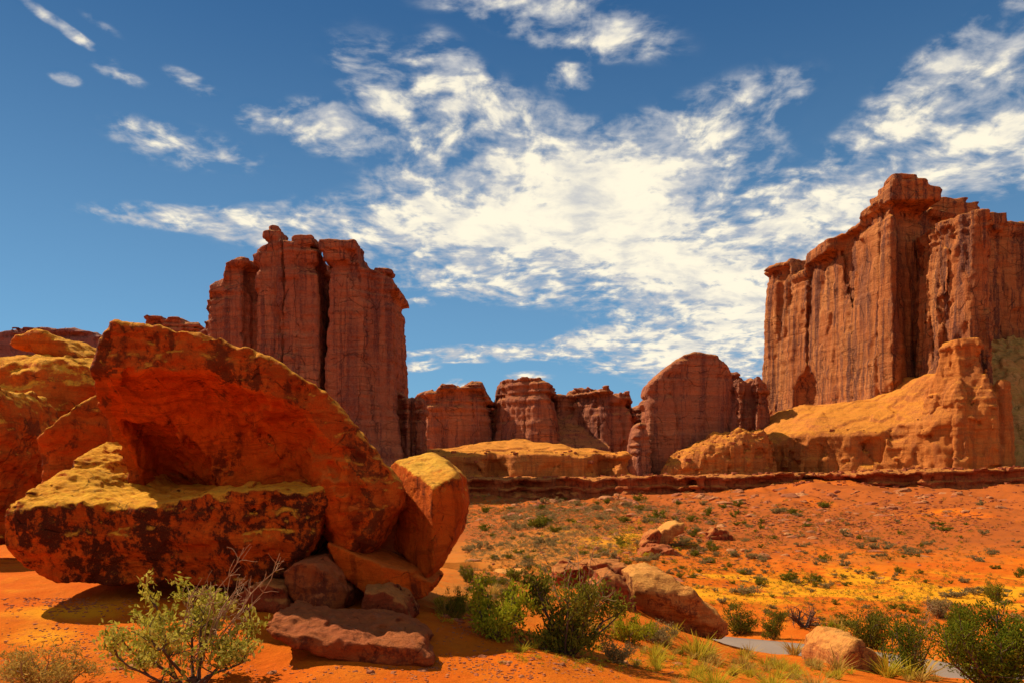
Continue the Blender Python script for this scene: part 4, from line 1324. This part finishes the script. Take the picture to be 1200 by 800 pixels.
def leaves(cent, dirs, ln, wd, r):
    """one small pointed leaf (a folded diamond quad) at each centre"""
    n = len(cent)
    d = dirs / (np.linalg.norm(dirs, axis=1, keepdims=True) + 1e-9)
    s = np.cross(d, r.normal(size=(n, 3)))
    s /= np.linalg.norm(s, axis=1, keepdims=True) + 1e-9
    L = ln * r.uniform(.6, 1.3, n)[:, None]
    W = wd * r.uniform(.7, 1.3, n)[:, None]
    nn = np.cross(d, s) * L * .12
    v = np.stack([cent - d * L * .5, cent + s * W * .5 + nn, cent + d * L * .5, cent - s * W * .5 + nn], 1).reshape(-1, 3)
    return v, np.arange(4 * n).reshape(n, 4)


def make_shrub(seed, h=1.0, w=1.0, nstem=7, nsub=6, nleaf=40, ll=.05, lw=.022, spread=.6, clump=.10, up=.06, bare=0, bot=.25, stem_r=.02, cut=0.0):
    """returns (foliage v,q), (stems v,q), (dry stalks v,q or None); base at the origin"""
    r = np.random.RandomState(seed)
    st, tips, tdir = [tube([(0, 0, -.12 * h), (0, 0, 0), (0, 0, .07 * h)], .05 * h, .04 * h)], [], []
    for i in range(nstem):
        az = 2 * math.pi * (i + r.uniform(-.3, .3)) / nstem
        tilt = spread * math.sqrt(r.uniform(.05, 1))
        d = np.array([math.cos(az) * math.sin(tilt) * w / h, math.sin(az) * math.sin(tilt) * w / h, math.cos(tilt)])
        base = np.array([math.cos(az), math.sin(az), 0]) * .04 * w + [0, 0, -.06 * h]
        L = h * r.uniform(.65, 1.0)
        path, _ = wander(base, d, L, r, 6, up, .18)
        st.append(tube(path, stem_r * h, stem_r * .25 * h))
        for j in range(nsub):
            t = r.uniform(bot, 1)
            k = min(int(t * 6), 5)
            p = path[k] + (path[k + 1] - path[k]) * (t * 6 - k if k < 5 else r.uniform())
            az2 = r.uniform(0, 2 * math.pi)
            dd = np.array([math.cos(az2), math.sin(az2), r.uniform(.0, 1.1)]) + .6 * d
            pp, de = wander(p, dd, h * r.uniform(.16, .36), r, 4, up, .25)
            st.append(tube(pp, stem_r * .35 * h, stem_r * .12 * h, 4))
            for m in range(3):
                tips.append(pp[2 + m]); tdir.append(de)
    tips, tdir = np.array(tips), np.array(tdir)
    if cut:
        keep = r.uniform(size=len(tips)) > cut
        tips, tdir = tips[keep], tdir[keep]
    idx = r.randint(0, len(tips), nleaf * len(tips) // 3)
    c = tips[idx] + np.clip(r.normal(size=(len(idx), 3)), -1.8, 1.8) * clump * h * np.array([1, 1, .8])
    c[:, 2] = np.maximum(c[:, 2], .02 * h)
    fol = leaves(c, tdir[idx] + r.normal(size=(len(idx), 3)) * .8 + [0, 0, .3], ll * h, lw * h, r)
    dry = None
    if bare:
        dl = []
        for i in range(bare):
            az = r.uniform(-.9, 1.2)
            d = np.array([math.cos(az) * .5, .25 * math.sin(az * 3), 1.0])
            path, de = wander((r.uniform(-.1, .25) * w, r.uniform(-.1, .1), .2 * h), d, h * r.uniform(.8, 1.25), r, 8, .02, .16)
            dl.append(tube(path, .007 * h, .003 * h, 4))
            for m in range(9):
                k = r.randint(3, 8)
                pp, _ = wander(path[k], de + r.normal(size=3) * .9, h * r.uniform(.08, .25), r, 4, .02, .3)
                dl.append(tube(pp, .0035 * h, .0015 * h, 3) if False else tube(pp, .0038 * h, .002 * h, 4))
        dry = merge(dl)
    return fol, merge(st), dry


def make_tuft(seed, h=.5, w=.5, n=160, bw=.012):
    r = np.random.RandomState(seed)
    az = r.uniform(0, 2 * math.pi, n)
    lean = r.uniform(0, 1, n) ** .7 * .85
    L = h * r.uniform(.5, 1.1, n)
    b = np.stack([np.cos(az), np.sin(az), 0 * az], 1) * (r.uniform(0, .22, n) * w)[:, None]
    d = np.stack([np.cos(az) * np.sin(lean), np.sin(az) * np.sin(lean), np.cos(lean)], 1) + r.normal(size=(n, 3)) * .24
    s = np.stack([-np.sin(az), np.cos(az), 0 * az], 1)
    mid = b + d * L[:, None] * .55
    tip = b + d * L[:, None] + np.stack([np.cos(az), np.sin(az), -.6 + 0 * az], 1) * (L * .16)[:, None]
    W = (bw * r.uniform(.6, 1.3, n))[:, None]
    b = b - [0, 0, .03]
    v = np.stack([b - s * W * .5, b + s * W * .5, mid + s * W * .4, mid - s * W * .4, tip + s * W * .08, tip - s * W * .08], 1)
    i = np.arange(n)[:, None] * 6
    q = np.concatenate([i + np.array([[0, 1, 2, 3]]), i + np.array([[3, 2, 4, 5]])], 0)
    return v.reshape(-1, 3), q


_GC = np.arange(-24, 1230, 4.0)
_GY = np.geomspace(5, 320, 420)
_GROW = HZ - F * (terrain((_GC[:, None] - 600) / F * _GY[None], np.broadcast_to(_GY, (len(_GC), len(_GY)))) - EYE) / _GY[None]


def ground_at(px, py):
    """where the sight line through photo pixel (px, py) meets the ground"""
    px, py = np.atleast_1d(np.asarray(px, float)), np.atleast_1d(np.asarray(py, float))
    c = np.clip((px + 24) / 4, 0, len(_GC) - 1.001)
    ci = c.astype(int)
    row = _GROW[ci] * (1 - (c - ci))[:, None] + _GROW[ci + 1] * (c - ci)[:, None]
    hit = row <= py[:, None]
    k = hit.argmax(1)
    ok = hit.any(1) & (k > 0)
    k = np.clip(k, 1, len(_GY) - 1)
    i = np.arange(len(px))
    r0, r1 = row[i, k - 1], row[i, k]
    t = np.clip((r0 - py) / (r0 - r1 + 1e-9), 0, 1)
    Y = _GY[k - 1] + (_GY[k] - _GY[k - 1]) * t
    Xo = (px - 600) / F * Y
    return np.stack([Xo, Y, terrain(Xo, Y)], -1), ok


def plant(name, label, px, py, hpx, mats, shrub=None, tuft=None, cat='shrub', group=None, wpx=None):
    """px, py: foot in the photo; hpx: its height in photo pixels"""
    p, ok = ground_at(px, py)
    p = p[0]
    s = hpx / F * p[1]
    root = empty(name, p - np.array([0, 0, .01]))
    tag(root, label, cat, group)
    if shrub:
        shrub = dict(shrub)
        wr = (wpx / hpx) if wpx else 1.0
        fol, stm, dry = make_shrub(h=1.0, **shrub)
        zs = np.percentile(fol[0][:, 2], 99.0)
        xs = np.percentile(fol[0][:, 0], 98.5) - np.percentile(fol[0][:, 0], 1.5)
        k = np.array([wr / xs, wr / xs, 1 / zs]) * s
        link('foliage', new_mesh('foliage', fol[0] * k, fol[1], M[mats[0]], False), root)
        link('stems', new_mesh('stems', stm[0] * k, stm[1], M[mats[1]]), root)
        if dry:
            link('dry_stalks', new_mesh('dry_stalks', dry[0] * k, dry[1], M['twig']), root)
    if tuft:
        v, q = make_tuft(**tuft)
        k = np.array([(wpx or hpx) / hpx, (wpx or hpx) / hpx, 1]) * s / v[:, 2].max()
        link('blades', new_mesh('blades', v * k, q, M[mats[0]], False), root)
    return root


bush = lambda seed, **k: dict(dict(seed=seed, w=1.0, nstem=9, nsub=9, nleaf=34, ll=.075, lw=.034, spread=1.0, clump=.065, bot=.12), **k)
plant('shrub', 'pale olive shrub with bare dry stalks in front of the alcove boulder', 226, 800, 118, ('leaf_sage', 'bark'),
      dict(seed=5, w=1.1, nstem=9, nsub=11, nleaf=40, ll=.058, lw=.027, spread=.95, clump=.042, bare=13, bot=.40, stem_r=.020), wpx=158)
plant('dry_bush', 'grey straw coloured dry bush in the bottom left corner', 48, 812, 58, ('leaf_straw', 'twig'), bush(7, ll=.10, lw=.018, nleaf=40, spread=1.1), wpx=112, cat='dry bush')
plant('shrub', 'round bright green shrub right of the rock pile', 580, 748, 70, ('leaf_green', 'bark'), bush(9), wpx=66)
plant('shrub', 'largest dark olive shrub, in the middle behind the red sand', 664, 766, 96, ('leaf_dark', 'bark'), bush(13, nstem=14, nsub=10, nleaf=36, ll=.06, lw=.028, clump=.055, spread=1.15, bare=9), wpx=112)
plant('shrub', 'low yellow green shrub at the right foot of the largest olive shrub', 735, 752, 40, ('leaf_green', 'bark'), bush(17, spread=1.2), wpx=60)
plant('sagebrush', 'grey sagebrush clump in front of the low yellow green shrub', 722, 776, 30, ('leaf_grey', 'twig'), bush(19, spread=1.2), wpx=38, cat='sagebrush')
plant('sagebrush', 'grey sagebrush right of the low yellow green shrub, below the slanting tan boulder', 766, 752, 26, ('leaf_grey', 'twig'), bush(21, spread=1.2), wpx=44, cat='sagebrush')
plant('shrub', 'dark green shrub left of the round bright green shrub', 535, 722, 34, ('leaf_dark', 'bark'), bush(23), wpx=34)
plant('shrub', 'upright dark green shrub on the slope just above the round green shrub', 549, 682, 20, ('leaf_dark', 'bark'), bush(25), wpx=18)
plant('juniper', 'large green juniper filling the bottom right corner', 1168, 808, 96, ('leaf_juniper', 'bark'), bush(27, nstem=22, nsub=11, nleaf=44, ll=.05, lw=.02, clump=.055, up=.16, spread=.95), wpx=112, cat='juniper')
plant('juniper', 'leafy juniper between the cone shaped boulder and the corner juniper', 1066, 792, 74, ('leaf_juniper', 'bark'), bush(29, nstem=12, nsub=9, nleaf=36, ll=.055, lw=.022, up=.14, cut=.2, bare=5), wpx=62, cat='juniper')
plant('juniper', 'rounded dark green juniper just above the cone shaped boulder', 1020, 758, 44, ('leaf_dark', 'bark'), bush(31, nstem=12), wpx=46, cat='juniper')
plant('juniper', 'thin dark juniper spire left of the large corner juniper, beyond the road', 1128, 764, 54, ('leaf_juniper', 'bark'), bush(33, nstem=9, spread=.5, up=.2), wpx=34, cat='juniper')
plant('shrub', 'grey green shrub beyond the road, right end of the pair past the slanting boulder', 906, 748, 34, ('leaf_dark', 'bark'), bush(35), wpx=34)
plant('shrub', 'dark green shrub beyond the road next to the slanting tan boulder', 866, 742, 34, ('leaf_dark', 'bark'), bush(37), wpx=40)
plant('shrub', 'low bright green shrub left of the rounded juniper', 978, 750, 22, ('leaf_green', 'bark'), bush(39, spread=1.2), wpx=34)
plant('shrub', 'round green shrub alone on the yellow flat near the right edge', 1166, 704, 24, ('leaf_dark', 'bark'), bush(41), wpx=18)
plant('sagebrush', 'reddish grey shrub on the yellow flat right of the dead tree', 1100, 724, 24, ('leaf_grey', 'twig'), bush(43), wpx=24, cat='sagebrush')
plant('grass_clump', 'yellow green grass clump on the near verge below the slanting boulder', 838, 806, 34, ('leaf_yellow', 'leaf_straw'), None, dict(seed=45, n=300, bw=.011), wpx=56, cat='grass')
plant('grass_clump', 'olive grass clump right of the yellow green one, at the bottom edge', 905, 812, 36, ('leaf_yellow', 'leaf_dark'), None, dict(seed=47, n=300, bw=.011), wpx=64, cat='grass')
plant('grass_clump', 'straw coloured grass clump in front of the cone shaped boulder', 955, 812, 34, ('leaf_straw',), None, dict(seed=49, n=300, bw=.011), wpx=60, cat='grass')
plant('grass_clump', 'small dry grass tuft at the bottom edge below the flat slab', 372, 806, 16, ('leaf_straw',), None, dict(seed=51, n=160, bw=.014), cat='grass')


def dead_tree():
    p, _ = ground_at(943, 734)
    p = p[0]
    s = 34 / F * p[1]
    root = empty('dead_tree', p)
    tag(root, 'bare branching dead tree beyond the road, with a few thin grey twigs', 'tree')
    r = np.random.RandomState(61)
    tr, br = [], []
    for i in range(6):
        az = i * 1.05
        path, d = wander((0, 0, -.1), (math.cos(az) * .9, math.sin(az) * .6, 1.0), .75, r, 6, .05, .18)
        tr.append(tube(path * s, .055 * s, .02 * s))
        for k in range(7):
            j = r.randint(2, 7)
            pp, _ = wander(path[j], d + r.normal(size=3) * .8 + [0, 0, .3], .45, r, 5, .04, .25)
            br.append(tube(pp * s, .018 * s, .006 * s, 4))
            for m in range(3):
                q2, _ = wander(pp[r.randint(1, 5)], r.normal(size=3) + [0, 0, .4], .22, r, 4, 0, .3)
                br.append(tube(q2 * s, .009 * s, .004 * s, 4))
    for nm, l, m in (('trunk', tr, 'bark'), ('branches', br, 'bark')):
        v, q = merge(l)
        link(nm, new_mesh(nm, v, q, M[m]), root)


dead_tree()

# ---------------------------------------------------------------- scattered plants and stones, each its own object
def small_shrub_mesh(name, seed, leafmat, wood='bark', **kw):
    a = dict(w=1.0, nstem=6, nsub=5, nleaf=22, ll=.16, lw=.075, spread=1.05, clump=.085, bot=.1)
    a.update(kw)
    fol, stm, _ = make_shrub(seed, h=1.0, **a)
    k = 1 / np.percentile(fol[0][:, 2], 98)
    v = np.vstack([fol[0] * k, stm[0] * k])
    q = np.vstack([fol[1], stm[1] + len(fol[0])])
    return new_mesh(name, v, q, [M[leafmat], M[wood]], False, np.r_[np.zeros(len(fol[1])), np.ones(len(stm[1]))])


def stone_mesh(seed, n=13, name='stone'):
    """angular stone: a sphere cut by random planes, with a bedding grain"""
    r = np.random.RandomState(seed)
    nrm = r.normal(size=(n, 3))
    nrm /= np.linalg.norm(nrm, axis=1, keepdims=True)
    off = r.uniform(.5, .85, n)

    def fn(x, y, z):
        d = np.sqrt(x * x + y * y + z * z) - 1
        for k in range(n):
            d = np.maximum(d, nrm[k, 0] * x + nrm[k, 1] * y + nrm[k, 2] * z - off[k])
        return d + .07 * fbm(x / .5, y / .5, z / .4, 3, seed) + .03 * perlin(x, y, z / .12, seed + 1)
    x, y, z, org, h = grid(-1.15, 1.15, -1.15, 1.15, -1.15, 1.15, .125)
    v, q = surface_nets(fn(x, y, z), org, (h, h, h))
    v, q = largest_piece(v, q)
    return new_mesh(name, v * np.array([1, .8, .55]), q, M['talus'], False)


def inside_rocks(px, py):
    """photo columns and rows that the near boulders cover"""
    return ((px < 545) & (py < 700)) | ((px < 512) & (py < 780) & (px > 300))


def sample(n, regions, seed):
    """n feet spread over the weighted pixel regions (px, py, half width, half height, weight), thinning with distance as the photo does"""
    r = np.random.RandomState(seed)
    R = np.array(regions, float)
    pick = r.choice(len(R), n * 4, p=R[:, 4] / R[:, 4].sum())
    px = R[pick, 0] + R[pick, 2] * np.clip(r.normal(size=n * 4) * .55, -1.3, 1.3)
    py = R[pick, 1] + R[pick, 3] * np.clip(r.normal(size=n * 4) * .55, -1.3, 1.3)
    dens = perlin(px / 55, py / 16, 0, seed) + .6 * perlin(px / 20, py / 7, 1, seed + 1)
    ok = (dens > r.uniform(-.75, .35, n * 4)) & ~inside_rocks(px, py) & (px > -8) & (px < 1208) & (py < 812) & (py > 570)
    px, py = px[ok], py[ok]
    p, good = ground_at(px, py)
    d = np.sqrt(((p[:, None, :2] - ROAD_C[None, ::2, :2]) ** 2).sum(-1)).min(1)
    good &= d > 1.9
    return px[good][:n], py[good][:n], p[good][:n], r


def scatter(name, label, cat, group, meshes, n, regions, size, seed, sink=.02, flat=(.75, 1.2)):
    px, py, p, r = sample(n, regions, seed)
    for i in range(len(px)):
        o = link(name, meshes[r.randint(len(meshes))])
        s = (size[0] + (size[1] - size[0]) * r.uniform() ** 1.8) * (1 if r.uniform() > .06 else 1.8) / F * p[i, 1]
        o.location = p[i] - np.array([0, 0, sink * s])
        o.rotation_euler = (0, 0, r.uniform(0, 6.28))
        o.scale = (s * r.uniform(.9, 1.5), s * r.uniform(.9, 1.5), s * r.uniform(*flat))
        tag(o, label, cat, group)


green = [small_shrub_mesh('desert_shrub', 70 + k, 'leaf_dark') for k in range(4)]
sage = [small_shrub_mesh('sagebrush', 80 + k, 'leaf_grey', 'twig') for k in range(4)]
straw = [new_mesh('grass_tuft', *make_tuft(90 + k, 1.0, 1.0, 90, .05), M['leaf_straw'], False) for k in range(3)]
yell = [new_mesh('grass_tuft', *make_tuft(95 + k, 1.0, 1.0, 90, .05), M['leaf_yellow'], False) for k in range(3)]
stones = [stone_mesh(110 + k) for k in range(8)]
VALLEY = [(640, 640, 150, 50, 3), (600, 690, 90, 25, 2), (800, 660, 120, 35, 2), (1000, 690, 220, 30, 3), (1050, 640, 180, 30, 2), (900, 610, 260, 24, 2), (680, 600, 160, 18, 2),
          (820, 640, 90, 25, 1), (1080, 720, 130, 18, 2)]
scatter('desert_shrub', 'small dark green shrub dotting the slope and flat below the cliffs', 'shrub', 'small dark green shrubs on the slope', green, 190, VALLEY, (3.5, 8), 201)
scatter('sagebrush', 'small grey sagebrush dotting the slope and flat below the cliffs', 'sagebrush', 'small grey sagebrush on the slope', sage, 260, VALLEY, (3, 7), 202)
scatter('talus_rock', 'small angular rock lying on the scree below the cliffs', 'rock', 'rocks on the scree', stones, 290,
        [(900, 612, 170, 26, 4), (1050, 590, 170, 16, 3), (690, 600, 150, 18, 2), (820, 650, 110, 30, 2), (640, 640, 120, 40, 1), (1000, 650, 200, 30, 1), (780, 580, 120, 8, 1)], (1.8, 8.5), 203, .15)
scatter('grass_tuft', 'small straw coloured grass tuft on the verge and around the middle shrubs', 'grass', 'straw coloured grass tufts', straw, 80,
        [(560, 715, 60, 16, 2), (780, 765, 60, 18, 2), (900, 780, 90, 18, 3), (1000, 740, 120, 14, 1), (690, 740, 60, 10, 1), (1060, 790, 60, 10, 1)], (9, 18), 204)
scatter('grass_tuft', 'small yellow green grass tuft on the verge and around the middle shrubs', 'grass', 'yellow green grass tufts', yell, 60,
        [(640, 760, 60, 8, 1), (780, 765, 60, 18, 2), (880, 785, 90, 14, 3), (510, 705, 40, 10, 1), (1020, 790, 80, 10, 1)], (9, 17), 205)
scatter('small_stone', 'small stone lying on the red sand in front of the boulders', 'stone', 'stones on the red sand', stones, 80,
        [(160, 770, 160, 26, 2), (650, 780, 110, 14, 2), (450, 788, 100, 10, 1), (540, 725, 40, 12, 1), (110, 715, 90, 14, 1)], (2.2, 8), 206, .15)

scatter('fallen_block', 'broken red block fallen below the dark ledge at the head of the scree', 'rock', 'blocks fallen below the ledge', stones, 70,
        [(640, 586, 110, 7, 2), (830, 582, 110, 8, 3), (1080, 577, 130, 7, 3), (900, 590, 90, 8, 1)], (3, 11), 207, .2, (.7, 1.3))

# ground cover and gravel nobody could count
def cover(name, label, mat, n, regions, size, seed, kind_fn):
    px, py, p, r = sample(n, regions, seed)
    vs, qs, o = [], [], 0
    for i in range(len(px)):
        v, q = kind_fn(r)
        s = r.uniform(*size) / F * p[i, 1]
        v = v * s * np.array([1.3, 1.3, 1]) + p[i]
        vs.append(v); qs.append(q + o); o += len(v)
    t = link(name, new_mesh(name, np.vstack(vs), np.vstack(qs), M[mat], False))
    tag(t, label, 'ground cover', None, 'stuff')


def tiny_bush(r):
    c = r.normal(size=(26, 3)) * [.33, .33, .22] + [0, 0, .42]
    c[:, 2] = np.maximum(c[:, 2], .03)
    return leaves(c, r.normal(size=(26, 3)) + [0, 0, .5], .34, .17, r)


_CUBE = np.array([[a, b, c] for a in (-1, 1) for b in (-1, 1) for c in (-1, 1)], float)
_CQ = np.array([[0, 1, 3, 2], [4, 6, 7, 5], [0, 4, 5, 1], [2, 3, 7, 6], [0, 2, 6, 4], [1, 5, 7, 3]])


def pebble(r):
    v = _CUBE * r.uniform(.25, .6, 3) * r.uniform(.7, 1.3, (8, 3)) * [1, 1, .7]
    a = r.uniform(0, 6.28)
    c, s = math.cos(a), math.sin(a)
    return v @ np.array([[c, -s, 0], [s, c, 0], [0, 0, 1]]), _CQ


cover('ground_cover', 'low grey brown brush covering the slope', 'leaf_brown', 5500, VALLEY, (1.4, 3.2), 301, tiny_bush)
cover('ground_cover', 'low green brush covering the slope', 'leaf_dark', 900, VALLEY, (1.6, 3.8), 302, tiny_bush)
cover('ground_cover', 'short yellow grass on the flat and verges', 'leaf_yellow', 700,
      [(520, 712, 50, 14, 2), (700, 770, 120, 10, 1), (860, 785, 120, 16, 2), (1000, 700, 200, 30, 2), (740, 640, 80, 20, 1)], (3, 6), 303, tiny_bush)
cover('ground_cover', 'dense low grey olive brush on the slope left of the leaning slab', 'leaf_grey', 2600, [(620, 630, 130, 46, 3), (700, 600, 120, 22, 1)], (1.6, 4.0), 306, tiny_bush)
cover('gravel', 'loose stones littering the scree', 'talus', 3000, [(900, 615, 280, 30, 4), (1050, 600, 180, 24, 3), (680, 600, 160, 22, 2), (800, 650, 200, 40, 2)], (0.9, 2.8), 304, pebble)
cover('gravel', 'gravel scattered over the red sand', 'talus', 2600, [(200, 760, 240, 34, 3), (600, 780, 200, 20, 2), (330, 700, 120, 14, 1), (80, 705, 80, 12, 1), (540, 725, 50, 20, 1)], (0.7, 2.6), 305, pebble)


def foot_rubble():
    """broken stone lying on the ledges and along the feet of the cliffs"""
    bpy.context.view_layer.update()
    dg = bpy.context.evaluated_depsgraph_get()
    r = np.random.RandomState(401)
    vs, qs, o = [], [], 0
    for x0, x1, y0, y1, n in ((92, 190, 268, 326, 900), (-46, 52, 290, 330, 500), (48, 98, 284, 330, 500), (150, 215, 262, 300, 300)):
        for _ in range(n):
            x, y = r.uniform(x0, x1), r.uniform(y0, y1)
            ok, loc, nor, _i, _o, _m = sc.ray_cast(dg, (x, y, 200), (0, 0, -1))
            if not ok or nor.z < .45 or loc.z > 24 or (loc.z > 13 and r.uniform() > .2):
                continue
            v, q = pebble(r)
            s = .35 + 1.5 * r.uniform() ** 3
            vs.append(v * s + np.array(loc)); qs.append(q + o); o += len(v)
    t = link('rubble', new_mesh('rubble', np.vstack(vs), np.vstack(qs), M['talus'], False))
    tag(t, 'broken rubble along the feet of the cliffs and on the ledges', 'rubble', None, 'stuff')


foot_rubble()
